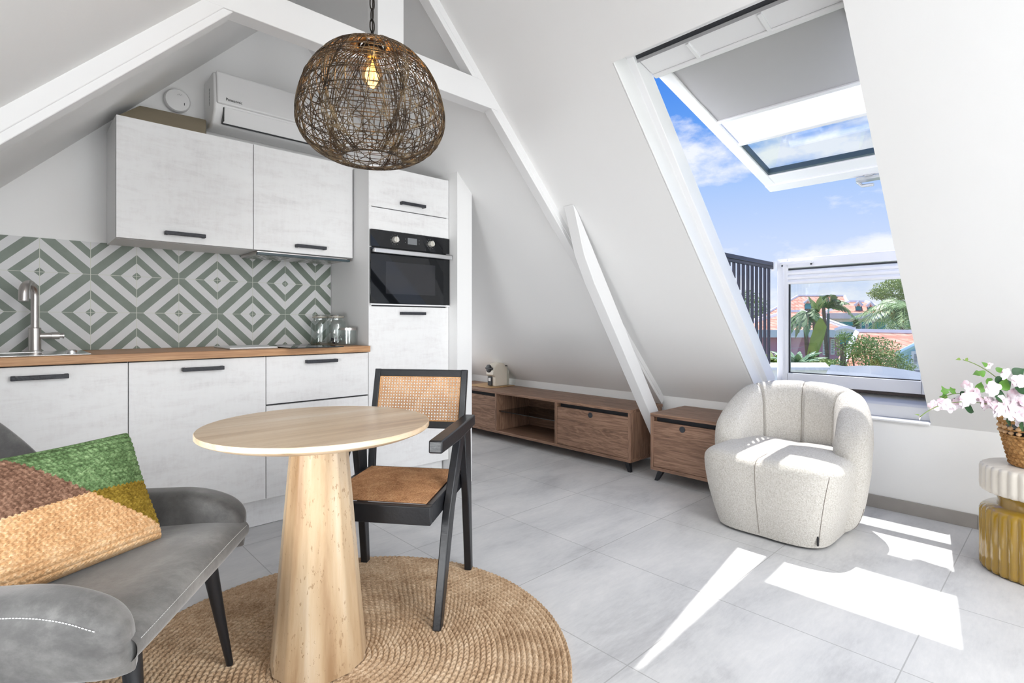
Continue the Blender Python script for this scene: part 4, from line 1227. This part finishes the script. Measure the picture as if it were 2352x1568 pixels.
LEAF = plain('dark_leaf', srgb(34, 78, 38), 0.45, var=0.35, scale=25, bmp=0.2)
LEAF2 = plain('bright_leaf', srgb(88, 138, 44), 0.45, var=0.3, scale=25, bmp=0.2)
STEM = plain('green_stem', srgb(120, 146, 66), 0.5, var=0.2)
PETAL, t, p = new_mat('pale_pink_petal')
lc = t.noise(t.coord(kind='Object'), 28, 3)
setp(t, p, base=t.ramp(lc, [(0.35, srgb(236, 200, 214)), (0.5, srgb(244, 226, 234)), (0.65, srgb(248, 240, 246))]), rough=0.6)
p.inputs['Subsurface Weight'].default_value = 0.0
FLW = thing('flower_bouquet', 'bouquet of pale pink blossoms and green leaves standing in the basket', 'flowers', (BX, BY, BZ + .14))
rn = random.Random(11)
def leaf(m, c, d, nrm, L_, W_, lobes=False):
    d = Vector(d).normalized(); nrm = Vector(nrm); nrm = (nrm - d * nrm.dot(d)).normalized(); s_ = d.cross(nrm)
    c = Vector(c); n = 10
    prev = None; b = len(m.v); rows = []
    for i in range(n + 1):
        k = i / n
        wv = W_ * sin(pi * min(1, k * 1.02) ** .62) * (1 - .15 * k)
        if lobes: wv = W_ * (.25 + .75 * sin(pi * k ** .55)) * (1 + .28 * cos(k * 14))* (1 - k ** 3)
        wv = max(wv, .0004)
        x = c + d * L_ * k - nrm * L_ * .22 * k * k
        rows.append([x - s_ * wv + nrm * wv * .25, x, x + s_ * wv + nrm * wv * .25])
    vs = [v for r in rows for v in r]
    fs = []
    for i in range(n):
        for j in range(2): fs.append((i * 3 + j, i * 3 + j + 1, i * 3 + 4 + j, i * 3 + 3 + j))
    m.add(vs, fs)
def blossom(m, c, nrm, R):
    nrm = Vector(nrm).normalized(); a0 = nrm.orthogonal().normalized(); b0 = nrm.cross(a0)
    n = rn.choice((4, 5)); tw = rn.uniform(0, 6)
    for k in range(n):
        a = 2 * pi * k / n + tw
        d = a0 * cos(a) + b0 * sin(a)
        s_ = nrm.cross(d)
        rows = []
        for i in range(6):
            q = i / 5
            wv = R * .50 * (sin(pi * (q ** .75) * .86) + .06)
            x = Vector(c) + d * R * q + nrm * R * (.35 * q - .42 * q * q + .1 * sin(k * 2 + q * 5))
            rows.append([x - s_ * wv - nrm * wv * .12, x + nrm * .04 * R, x + s_ * wv - nrm * wv * .12])
        vs = [v for r in rows for v in r]
        m.add(vs, [(i * 3 + j, i * 3 + j + 1, i * 3 + 4 + j, i * 3 + 3 + j) for i in range(5) for j in range(2)])
def bez(pts, n=14):
    pts = [Vector(p) for p in pts]; out = []
    for i in range(n + 1):
        q = [p.copy() for p in pts]; t_ = i / n
        while len(q) > 1: q = [q[j].lerp(q[j + 1], t_) for j in range(len(q) - 1)]
        out.append(q[0])
    return out
root = Vector((BX, BY, BZ + .15))
d0 = (root - Vector((0, 0, EYE))).dot(FW)
VIEW = -FW
stems = MB()
def A(px, py, dd=0):
    p = at(px, py, d0 + dd); p.z = min(p.z, zr(p.x) - .035)
    return p
for pts, r in (([root, A(2340, 900, -.05), A(2270, 840, -.06), A(2212, 826, -.08)], .0016), ([root, A(2330, 920, -.1), A(2200, 905, -.1), A(2150, 925, -.12), A(2112, 958, -.12)], .0016),
               ([root, A(2330, 930, -.06), A(2200, 880, -.05), A(2165, 915, -.07)], .0016), ([root, A(2350, 890, 0), A(2345, 860, .02)], .0018),
               ([root, A(2420, 880, .05), A(2470, 860, .05)], .0018), ([root, A(2400, 840, .1), A(2410, 790, .12)], .0018), ([root, A(2300, 960, -.1), A(2290, 930, -.12)], .0018)):
    stems.tube(bez(pts), r, 6)
stems.build('stems', STEM, FLW, smooth='all')
bl_px = [(2150, 930, .9), (2166, 926, 1), (2178, 936, .9), (2196, 928, 1), (2212, 922, 1.1), (2226, 912, 1.1), (2238, 904, 1), (2250, 918, 1.1), (2262, 930, 1), (2276, 922, 1.1), (2226, 886, .8), (2276, 892, 1.1),
         (2292, 944, 1.2), (2306, 928, 1.3), (2318, 948, 1.3), (2330, 930, 1.3), (2344, 948, 1.3), (2336, 908, 1.2), (2352, 930, 1.2), (2346, 872, 1.1), (2270, 838, .6), (2312, 860, .8), (2370, 920, 1.2), (2390, 900, 1.2),
         (2420, 880, 1.1), (2440, 920, 1.2), (2400, 950, 1.2), (2410, 830, 1.0), (2380, 870, 1.1), (2350, 965, 1.1), (2450, 860, 1.0)]
for (x, y, sc) in bl_px:
    m = MB(); c = A(x, y, rn.uniform(-.16, -.05))
    for q in range(2):
        blossom(m, c + Vector((rn.uniform(-.008, .008), rn.uniform(-.008, .008), rn.uniform(-.006, .006))), VIEW + Vector((rn.uniform(-.7, .7), rn.uniform(-.7, .7), rn.uniform(-.4, .7))), .0245 * sc)
    f_ = m.build('blossom', PETAL, FLW, smooth='all', fix=False)
for (x, y, L_, W_, dx_, dz_, lob, mt_) in [(2172, 905, .035, .018, -.2, 1, 1, LEAF2), (2182, 900, .03, .015, .9, .5, 1, LEAF2), (2176, 912, .03, .015, -1, .1, 1, LEAF2), (2188, 915, .035, .016, .4, -.8, 1, LEAF), (2205, 908, .04, .016, 1, .3, 0, LEAF),
        (2246, 900, .05, .02, .5, .8, 0, LEAF2), (2262, 862, .03, .018, -.8, .6, 0, LEAF2), (2268, 868, .035, .018, .3, -1, 0, LEAF2), (2266, 842, .025, .012, -.6, .8, 0, LEAF2), (2288, 852, .028, .013, .9, .5, 0, LEAF2), (2250, 856, .026, .013, -1, -.2, 0, LEAF2),
        (2286, 885, .085, .034, 1, .25, 0, LEAF), (2282, 905, .07, .030, .9, -.35, 0, LEAF), (2215, 935, .055, .022, .9, -.3, 0, LEAF), (2300, 895, .06, .022, .6, .8, 0, LEAF2), (2326, 860, .05, .022, .6, .4, 0, LEAF), (2206, 824, .02, .006, -.9, -.1, 0, STEM),
        (2218, 828, .018, .006, .6, .6, 0, STEM), (2340, 975, .05, .022, .7, -.5, 0, LEAF), (2330, 890, .07, .03, .9, -.1, 0, LEAF), (2310, 965, .05, .02, .8, -.4, 0, LEAF), (2360, 880, .06, .025, .5, .7, 0, LEAF), (2112, 955, .02, .004, .1, -.8, 0, PETAL), (2112, 953, .02, .003, -.9, .2, 0, STEM)]:
    m = MB()
    leaf(m, A(x, y, rn.uniform(-.12, -.06)), RT * dx_ + Vector((0, 0, dz_)) + FW * rn.uniform(-.2, .2), VIEW + Vector((0, 0, .5)), L_, W_, lob)
    m.build('leaf', mt_, FLW, smooth='all', fix=False)

# ------------------------------------------------------------------ the view outside
def mk_tiles(name, light=1.0):
    m, t, p = new_mat(name)
    s = t.node('ShaderNodeSeparateXYZ', {0: t.coord(kind='Object')})
    rows = t.m('FRACT', t.m('MULTIPLY', s.outputs[2], 3.4))
    n = t.noise(t.coord(kind='Object'), 2.5, 5, 0.7)
    uu = t.m('ADD', t.m('MULTIPLY', s.outputs[0], RT.x), t.m('MULTIPLY', s.outputs[1], RT.y))
    cols = t.m('FRACT', t.m('MULTIPLY', uu, 3.6))
    lines = t.m('MAXIMUM', t.m('LESS_THAN', rows, .22), t.m('LESS_THAN', cols, .25))
    c = t.ramp(n, [(0.35, srgb(214, 142, 112)), (0.5, srgb(228, 164, 138)), (0.65, srgb(236, 190, 166))])
    c = t.mix(t.m('MULTIPLY', lines, .6), c, srgb(178, 98, 74))
    setp(t, p, base=c, rough=0.8, normal=bump(t, t.m('SUBTRACT', 1.0, lines), 0.5, 0.03))
    return m
TILE = mk_tiles('orange_roof_tiles')
XW_ = plain('outdoor_white_paint', (0.82, 0.82, 0.82), 0.6)
TEAL = plain('teal_wall', srgb(56, 164, 178), 0.7, var=0.06, scale=1)
PINK = plain('mauve_wall', srgb(200, 148, 170), 0.7, var=0.06, scale=1)
PALEB = plain('pale_blue_wall', srgb(176, 212, 226), 0.7, var=0.04, scale=1)
GRN = [plain('foliage_green', srgb(138, 164, 92), 0.6, var=0.35, scale=3), plain('foliage_dark', srgb(122, 148, 92), 0.6, var=0.35, scale=3), plain('foliage_olive', srgb(168, 184, 110), 0.6, var=0.35, scale=3)]
PALM = plain('palm_green', srgb(156, 182, 120), 0.5, var=0.35, scale=4)
TRUNK = plain('bark', srgb(120, 104, 88), 0.8, var=0.2)
def mkE(pc, d):
    """local frame facing the eye, centred on column pc and d metres in front of it: pixel columns and rows become metres"""
    dc = (FW + RT * ((pc - 1176) / F_PX)); R_ = dc.length * d; dc.normalize()
    def fn(px, py, b=0.0):
        r = FW + RT * ((px - 1176) / F_PX) + Vector((0, 0, (741 - py) / F_PX))
        return Vector((0, 0, EYE)) + r * (R_ / r.dot(dc)) + dc * b
    return fn
GZ = -5.2
struct(MB().box(4.6, 160, -90, 110, GZ - .3, GZ).build('ground', plain('outdoor_ground', srgb(120, 138, 88), 0.9, var=0.2, scale=.4)), 'green ground far below the window')
def ebox(m, E, px0, px1, py0, py1, b0, b1):
    p = [E(x, y, b) for b in (b0, b1) for y in (py0, py1) for x in (px0, px1)]
    m.add(p, [(0, 1, 3, 2), (4, 6, 7, 5), (0, 4, 5, 1), (2, 3, 7, 6), (0, 2, 6, 4), (1, 5, 7, 3)])
    return m
def gzpx(d): return 741 + (EYE - GZ) / d * F_PX
def house(label, d, wall, x0, x1, y_eave, rx0, rx1, y_ridge, depth, windows=(), band=None, group='houses beyond the roof window', hip=True):
    E = mkE((x0 + x1) / 2, d); c = E((x0 + x1) / 2, 741, depth / 2); c.z = GZ
    h = thing('house', label, 'house', c, None, group)
    MB_ = ebox(MB(), E, x0, x1, y_eave, gzpx(d), 0, depth); MB_.build('walls', wall, h)
    k = F_PX / d; ov = .35 * k
    e = [E(x0 - ov, y_eave, -.35), E(x1 + ov, y_eave, -.35), E(x1 + ov, y_eave, depth + .35), E(x0 - ov, y_eave, depth + .35), E(rx0, y_ridge, depth / 2), E(rx1, y_ridge, depth / 2)]
    MB().add(e, [(0, 1, 5, 4), (1, 2, 5), (2, 3, 4, 5), (3, 0, 4), (0, 3, 2, 1)]).build('roof', TILE, h)
    m = MB()
    ebox(m, E, x0 - ov - 1, x1 + ov + 1, y_eave - .10 * k * 0, y_eave + .28 * k, -.42, -.2)
    ebox(m, E, x0 - ov - 1, x0 - ov + .3 * k, y_eave, y_eave + .28 * k, -.3, depth + .3); ebox(m, E, x1 + ov - .3 * k, x1 + ov + 1, y_eave, y_eave + .28 * k, -.3, depth + .3)
    if band: ebox(m, E, x0 - 1, x1 + 1, band, band + .22 * k, -.08, .05)
    m.build('white_eaves', XW_, h)
    m = MB(); rr = .11
    m.tube([e[4], e[5]], rr, 6); 
    for a_, b_ in ((0, 4), (1, 5)): m.tube([e[a_], e[b_]], rr, 6)
    m.build('ridge_caps', XW_, h)
    for (wx, wy, ww, wh) in windows:
        wo = ebox(MB(), E, wx - ww / 2, wx + ww / 2, wy - wh / 2, wy + wh / 2, -.06, .02).build('window', XW_, h)
        m = MB()
        for i in range(8):
            yy = wy - wh * .38 + wh * .76 * i / 7
            ebox(m, E, wx - ww * .3, wx + ww * .3, yy - wh * .03, yy + wh * .03, -.075, -.055)
        m.build('louvre', GREYP, wo)
    return h, E
def dormer(h, E, px, py, w, hh, b, wall):
    m = MB(); ebox(m, E, px - w / 2, px + w / 2, py, py + hh, b, b + 1.6); m.build('dormer', wall, h)
    p = [E(px - w * .65, py + hh * .12, b - .2), E(px + w * .65, py + hh * .12, b - .2), E(px, py - hh * .5, b - .2)]
    q = [E(px - w * .65, py + hh * .12, b + 1.8), E(px + w * .65, py + hh * .12, b + 1.8), E(px, py - hh * .5, b + 1.8)]
    MB().add(p + q, [(0, 1, 2), (3, 5, 4), (0, 3, 4, 1), (1, 4, 5, 2), (2, 5, 3, 0)]).build('dormer_roof', TILE, h)
    m = MB(); m.tube([p[0], p[2], p[1]], .09, 5); m.build('dormer_trim', XW_, h)
h, E = house('house with the large orange hipped roof furthest back, left of the teal house', 37, PINK, 1740, 1952, 738, 1832, 1950, 673, 9)
dormer(h, E, 1856, 694, 14, 14, 1.0, TEAL)
h, E = house('teal blue house with two dormers and white window shutters', 27, TEAL, 1908, 2034, 719, 1946, 1990, 688, 7,
             windows=[(1975, 747, 8, 26), (1991, 747, 8, 26), (2007, 747, 8, 24), (1925, 748, 3, 40)], band=729)
dormer(h, E, 1972, 700, 13, 16, .6, TEAL); dormer(h, E, 2000, 702, 13, 16, .6, TEAL)
h, E = house('mauve house with a low orange roof and white fascia, left of the lamp post', 20, PINK, 1700, 1930, 757, 1806, 1846, 712, 8,
             windows=[(1894, 798, 9, 34), (1912, 796, 9, 36)])
# near house with the white capped orange roof
E = mkE(2020, 13)
c = E(2040, 741, 2); c.z = GZ
h = thing('house', 'near orange tiled roof with a white gable parapet and pale blue gable', 'house', c, None, 'houses beyond the roof window')
MB().add([E(1952, 766, 3), E(2190, 772, 3), E(2190, 842, -.6), E(1915, 842, -.6), E(1952, 775, 3.1), E(2190, 781, 3.1), E(2190, 900, 0), E(1925, 900, 0)], [(0, 1, 2, 3), (4, 7, 6, 5), (0, 3, 7, 4), (1, 5, 6, 2), (0, 4, 5, 1), (3, 2, 6, 7)]).build('roof', TILE, h)
m = MB(); m.tube([E(1950, 765, 3), E(2190, 771, 3)], .10, 6)
m.add([E(1955, 758, 3), E(1966, 764, 3), E(1944, 835, -.6), E(1926, 830, -.6), E(1955, 758, 3.3), E(1966, 764, 3.3), E(1944, 835, -.3), E(1926, 830, -.3)], [(0, 1, 2, 3), (4, 7, 6, 5), (0, 4, 5, 1), (1, 5, 6, 2), (2, 6, 7, 3), (3, 7, 4, 0)])
m.tube([E(1900 + 56 * i / 8, 763 - 7 * sin(pi * i / 8) if i < 8 else 760, 3) for i in range(9)], .09, 6)
m.build('white_parapet', XW_, h)
ebox(MB(), E, 1930, 2190, 842, gzpx(13), 0, 3).build('walls', PALEB, h)
E9 = mkE(2110, 10)
c = E9(2130, 741, .6); c.z = GZ
h = thing('garden_shed', 'pale blue gabled outbuilding with a louvred door at the lower right', 'shed', c)
MB().add([E9(2060, 812, 0), E9(2115, 785, 0), E9(2190, 812, 0), E9(2190, gzpx(10), 0), E9(2060, gzpx(10), 0), E9(2060, 812, 2), E9(2115, 785, 2), E9(2190, 812, 2), E9(2190, gzpx(10), 2), E9(2060, gzpx(10), 2)],
         [(0, 1, 2, 3, 4), (5, 9, 8, 7, 6), (0, 5, 6, 1), (1, 6, 7, 2), (2, 7, 8, 3), (0, 4, 9, 5), (3, 8, 9, 4)]).build('walls', PALEB, h)
MB().tube([E9(2056, 815, -.05), E9(2115, 786, -.05), E9(2194, 815, -.05)], .045, 5).build('gable_trim', PALEB, h)
dr = ebox(MB(), E9, 2093, 2116, 806, 900, -.05, .02).build('door', XW_, h)
m = MB()
for i in range(7): ebox(m, E9, 2100, 2106, 813 + 3.2 * i, 815 + 3.2 * i, -.065, -.045)
m.build('louvre', GREYP, dr)
# white flat roof just below
E7 = mkE(1810, 8)
c = E7(1840, 741, 1); c.z = GZ
h = thing('flat_roofed_annex', 'white flat roofed annex low at the left below the lower sash', 'building', c)
m = MB(); ebox(m, E7, 1700, 1902, 846, gzpx(8), -.1, .75); m.build('walls', XW_, h)
m = MB(); ebox(m, E7, 1695, 1904, 841, 847, -.2, .85); m.build('roof_slab', XW_, h)
E6 = mkE(2000, 7)
c = E6(1990, 741, .6); c.z = GZ
h = thing('awning', 'grey white curved awning just below the lower sash', 'awning', c)
GTARP = plain('grey_tarpaulin', srgb(140, 146, 152), 0.5, var=0.1, scale=5)
MB().grid(lambda u, v: E6(1898 + 240 * u, 848 + 6 * smooth(u * 6) + 18 * max(0, u - .45) ** 1.5 * 2.2 + 26 * v ** 1.4 - 3 * sin(pi * min(1, u * 1.3)), 1.0 - 1.6 * sin(v * pi / 2)), 24, 6).build('canopy', GTARP, h, smooth='all')
m = MB()
for x in (1905, 2120): m.tube([E6(x, 862, 1.0), E6(x, gzpx(7), 1.0)], .03, 6)
m.build('post', GREYP, h)
# ---- trees
rt_ = random.Random(5)
def crown(name_label, d, blobs, mat, n, ls, trunk_px=None, cat='tree', nm='leafy_tree', group='trees beyond the roof window'):
    E = mkE(blobs[0][0], d)
    cx, cy = blobs[0][0], blobs[0][1]
    c = E(trunk_px or cx, 741, 0); c.z = GZ
    h = thing(nm, name_label, cat, c, None, group)
    m = MB(); k = d / F_PX
    tot = sum(b[2] * b[3] for b in blobs)
    for (bx_, by_, rx, ry) in blobs:
        cc = E(bx_, by_, 0)
        for i in range(int(n * rx * ry / tot)):
            while True:
                q = Vector((rt_.uniform(-1, 1), rt_.uniform(-1, 1), rt_.uniform(-1, 1)))
                if .35 < q.length < 1: break
            lump = 1 + .18 * noise.noise(q * 2.3 + cc)
            p = cc + RT * q.x * rx * k * lump + Vector((0, 0, q.z * ry * k * lump)) + FW * q.y * (rx + ry) * .5 * k
            a = Vector((rt_.uniform(-1, 1), rt_.uniform(-1, 1), rt_.uniform(-.6, .9))).normalized()
            b = a.orthogonal().normalized(); b = (b * cos(i) + a.cross(b) * sin(i))
            L_ = ls * rt_.uniform(.6, 1.3)
            s_ = a.cross(b) 
            m.add([p, p + a * L_ * .5 + s_ * L_ * .28, p + a * L_, p + a * L_ * .5 - s_ * L_ * .28], [(0, 1, 2, 3)])
    m.build('foliage', mat, h, fix=False)
    tp_ = trunk_px or cx
    base_ = E(tp_, gzpx(d) + 0, 0); topc = E(cx, cy, 0)
    m = MB(); m.tube([base_ + (topc - base_) * (i / 6) + Vector((.05 * sin(i * 2), 0, 0)) for i in range(7)], [.012 * d ** .5 * (5 - i * .6) * .5 for i in range(7)], 7)
    for (bx_, by_, rx, ry) in blobs:
        m.tube([base_.lerp(topc, .6), E(bx_, by_, .1)], [.03, .012], 5)
    m.build('trunk', TRUNK, h, smooth=True)
    return h
crown('bushy green tree filling the lower right of the lower sash', 9, [(2010, 812, 55, 40), (2040, 835, 50, 28), (1985, 795, 32, 28), (2070, 848, 30, 18), (1955, 805, 22, 20)], GRN[0], 6500, .034)
crown('thin leafy branches at the middle of the lower sash, left of the bushy tree', 8.6, [(1935, 790, 14, 34), (1925, 838, 30, 16), (1942, 775, 20, 10), (1905, 850, 18, 10)], GRN[0], 1500, .030)
crown('large pale green tree at the upper right behind the teal house', 40, [(2050, 668, 44, 26), (2020, 675, 26, 14), (2070, 650, 34, 18), (2090, 690, 30, 30)], GRN[2], 6000, .13)
crown('grey green treetop seen between the railing bars', 54, [(1735, 705, 26, 36), (1712, 690, 18, 26), (1760, 720, 14, 14)], GRN[0], 2500, .16)
crown('dark green mass of trees right of the teal house', 38, [(2070, 735, 42, 34), (2105, 745, 26, 38)], GRN[0], 2600, .13)
crown('low yellow green hedge behind the white flat roof', 11, [(1880, 832, 42, 8), (1845, 830, 26, 7), (1740, 828, 22, 10)], GRN[2], 4000, .04, cat='hedge', nm='hedge', group=None)
crown('dark cone shaped bush in front of the teal house', 22, [(1965, 757, 7, 11), (1966, 742, 4, 10)], GRN[1], 1200, .08, cat='bush', nm='bush', group=None)
def frond(m, p0, d_, L_, droop, mat=None, n=16, lw=.03, ll=.35, side=None):
    d_ = Vector(d_).normalized(); pts = []
    for i in range(n + 1):
        k = i / n
        pts.append(Vector(p0) + d_ * L_ * k + Vector((0, 0, -droop * L_ * k * k)))
    m.tube(pts, [lw * (1 - .8 * i / n) * .5 for i in range(n + 1)], 4)
    for i in range(1, n + 1):
        t_ = (pts[i] - pts[i - 1]).normalized(); s_ = t_.cross(Vector((0, 0, 1)))
        if s_.length < .1: s_ = RT.copy()
        s_.normalize()
        for sg in (-1, 1):
            for q in (0, .5):
                b = pts[i - 1].lerp(pts[i], q); l_ = ll * L_ * sin(pi * (.12 + .85 * (i + q) / n)) ** .8
                e_ = b + s_ * sg * l_ * .8 + t_ * l_ * .45 + Vector((0, 0, -l_ * (.25 + .35 * rt_.random())))
                w_ = t_ * lw * 1.1
                m.add([b, b.lerp(e_, .5) + w_ * .8, e_, b.lerp(e_, .5) - w_ * .3], [(0, 1, 2, 3)])
def palm(label, d, px, py, R, nf, trunk=True, tip=None, up=(.3, 1.0), name='palm_tree', mats=(PALM, TRUNK), zoff=None, spread=6.28, lw=.05, ll=.3, droop=.55, nuts=False):
    E = mkE(px, d); c = E(px, 741, 0); c.z = GZ
    h = thing(name, label, 'palm tree', c, None, 'palms beyond the roof window')
    top_ = E(px, py, 0)
    m = MB()
    for k in range(nf):
        a = spread * k / nf + rt_.uniform(-.1, .1); el = rt_.uniform(*up)
        if tip: dd = Vector(RT * tip[0] + Vector((0, 0, tip[1]))) + Vector((cos(a) * .5, sin(a) * .5, rt_.uniform(-.2, .4)))
        else: dd = Vector((cos(a), sin(a), el))
        frond(m, top_, dd, R * rt_.uniform(.8, 1.1), droop * rt_.uniform(.7, 1.2), lw=lw, ll=ll)
    m.build('fronds', mats[0], h, fix=False)
    b0 = E(px + (6 if trunk else 0), gzpx(d), 0)
    MB().tube([b0.lerp(top_, i / 8) + RT * .12 * sin(i * .5) for i in range(9)], [.075 - .003 * i for i in range(9)], 9).build('trunk', mats[1], h, smooth=True)
    if nuts:
        m = MB()
        for k in range(7): m.sphere(top_ + Vector((.28 * cos(k), .28 * sin(k), -.25 - .1 * (k % 2))), .14, 8, 6, (1, 1, 1.2))
        m.build('coconut', plain('coconut', srgb(168, 150, 70), 0.6), h, smooth='all')
    return h
palm('coconut palm with drooping fronds at the right edge of the lower sash', 19, 2076, 708, 1.75, 26, up=(-.5, 1.1), nuts=True, lw=.035, ll=.28, droop=.7)
palm('wind blown palm top leaning right behind the street lamp', 17, 1898, 706, .95, 11, tip=(.45, .6), lw=.035, ll=.30, droop=.8, mats=(GRN[1], TRUNK))
palm('tall slender pale palm left of the street lamp', 15, 1876, 716, .62, 8, tip=(-.02, 1.0), lw=.03, ll=.22, droop=.25)
palm('shaggy palm with hanging leaves at the left side of the lower sash', 14, 1856, 722, .72, 11, tip=(-.35, .25), lw=.06, ll=.26, droop=1.3, mats=(GRN[1], TRUNK))
palm('low palm with upright leaves at the lower left of the lower sash', 10, 1832, 838, .62, 22, up=(.1, 1.4), lw=.035, ll=.16, droop=.35, mats=(plain('pale_palm', srgb(150, 182, 140), 0.5, var=0.2), TRUNK))
palm('small green palm seen below the railing bars', 12.5, 1776, 832, .5, 20, up=(.1, 1.6), lw=.035, ll=.16, droop=.3, mats=(GRN[2], TRUNK))
# banana like fan leaf
E = mkE(1872, 12); c = E(1872, 741, 0); c.z = GZ
h = thing('banana_plant', 'broad upright green leaf of a banana plant with a reddish stalk', 'plant', c)
lf_ = [(1850, 832), (1856, 800), (1862, 775), (1872, 745), (1884, 728), (1890, 733), (1899, 750), (1893, 775), (1884, 800), (1872, 822), (1864, 832)]
n_ = len(lf_)
MB().add([E(x, y, .03 * sin(i)) for i, (x, y) in enumerate(lf_)] + [E(x, y, .03 * sin(i) + .03) for i, (x, y) in enumerate(lf_)], [list(range(n_)), [n_ + i for i in range(n_)][::-1]] + [(i, (i + 1) % n_, n_ + (i + 1) % n_, n_ + i) for i in range(n_)])\
    .build('leaf', plain('banana_leaf', srgb(150, 162, 70), 0.4, var=0.35, scale=6), h)
MB().tube([E(1852, gzpx(12), .05), E(1855, 835, .05), E(1866, 790, .05), E(1880, 745, .05)], [.09, .06, .035, .015], 8).build('stalk', plain('red_stalk', srgb(128, 74, 58), 0.5, var=0.2), h, smooth=True)
# street lamp and wires
E = mkE(1901, 18); c = E(1901, 741, 0); c.z = GZ
h = thing('street_lamp', 'street lamp pole with a curved arm in front of the orange roofs', 'street lamp', c)
MB().tube([E(1901, gzpx(18), 0), E(1901, 760, 0), E(1902.5, 720, 0)], [.07, .055, .045], 10).build('pole', plain('weathered_pole', srgb(120, 122, 118), 0.7, var=0.15), h, smooth=True)
MB().tube([E(1902.5, 722, 0), E(1903.5, 700, 0), E(1903, 690, 0), E(1899, 684, 0), E(1892, 680, 0)], .028, 8).build('arm', plain('pale_lamp_arm', srgb(196, 204, 190), 0.5), h, smooth=True)
MB().sphere(E(1889, 679.5, 0), .10, 12, 8, (1.3, 1.3, .5)).build('lamp_head', plain('lamp_head', srgb(176, 182, 176), 0.5), h, smooth=True)
MB().box(-.5, .5, -.03, .03, -.03, .03).build('crossbar', plain('weathered_pole', srgb(120, 122, 118), 0.7), h) if False else None
for i, (p0, p1, sag, lab) in enumerate([((1815, 800), (1900, 772), .1, 'power line running down left from the street lamp pole'), ((1901, 772), (2120, 788), .2, 'lowest power line running right from the street lamp pole'),
                                        ((1901, 735), (2120, 758), .25, 'middle power line running right from the street lamp pole'), ((1901, 728), (2120, 752), .25, 'topmost power line running right from the street lamp pole')]):
    a, b = E(*p0, 0), E(*p1, 0)
    tag(MB().tube([a.lerp(b, k / 12) - Vector((0, 0, sag * 4 * (k / 12) * (1 - k / 12))) for k in range(13)], .006, 5).build('power_line', GREYP, None), lab, 'power line', 'power lines')
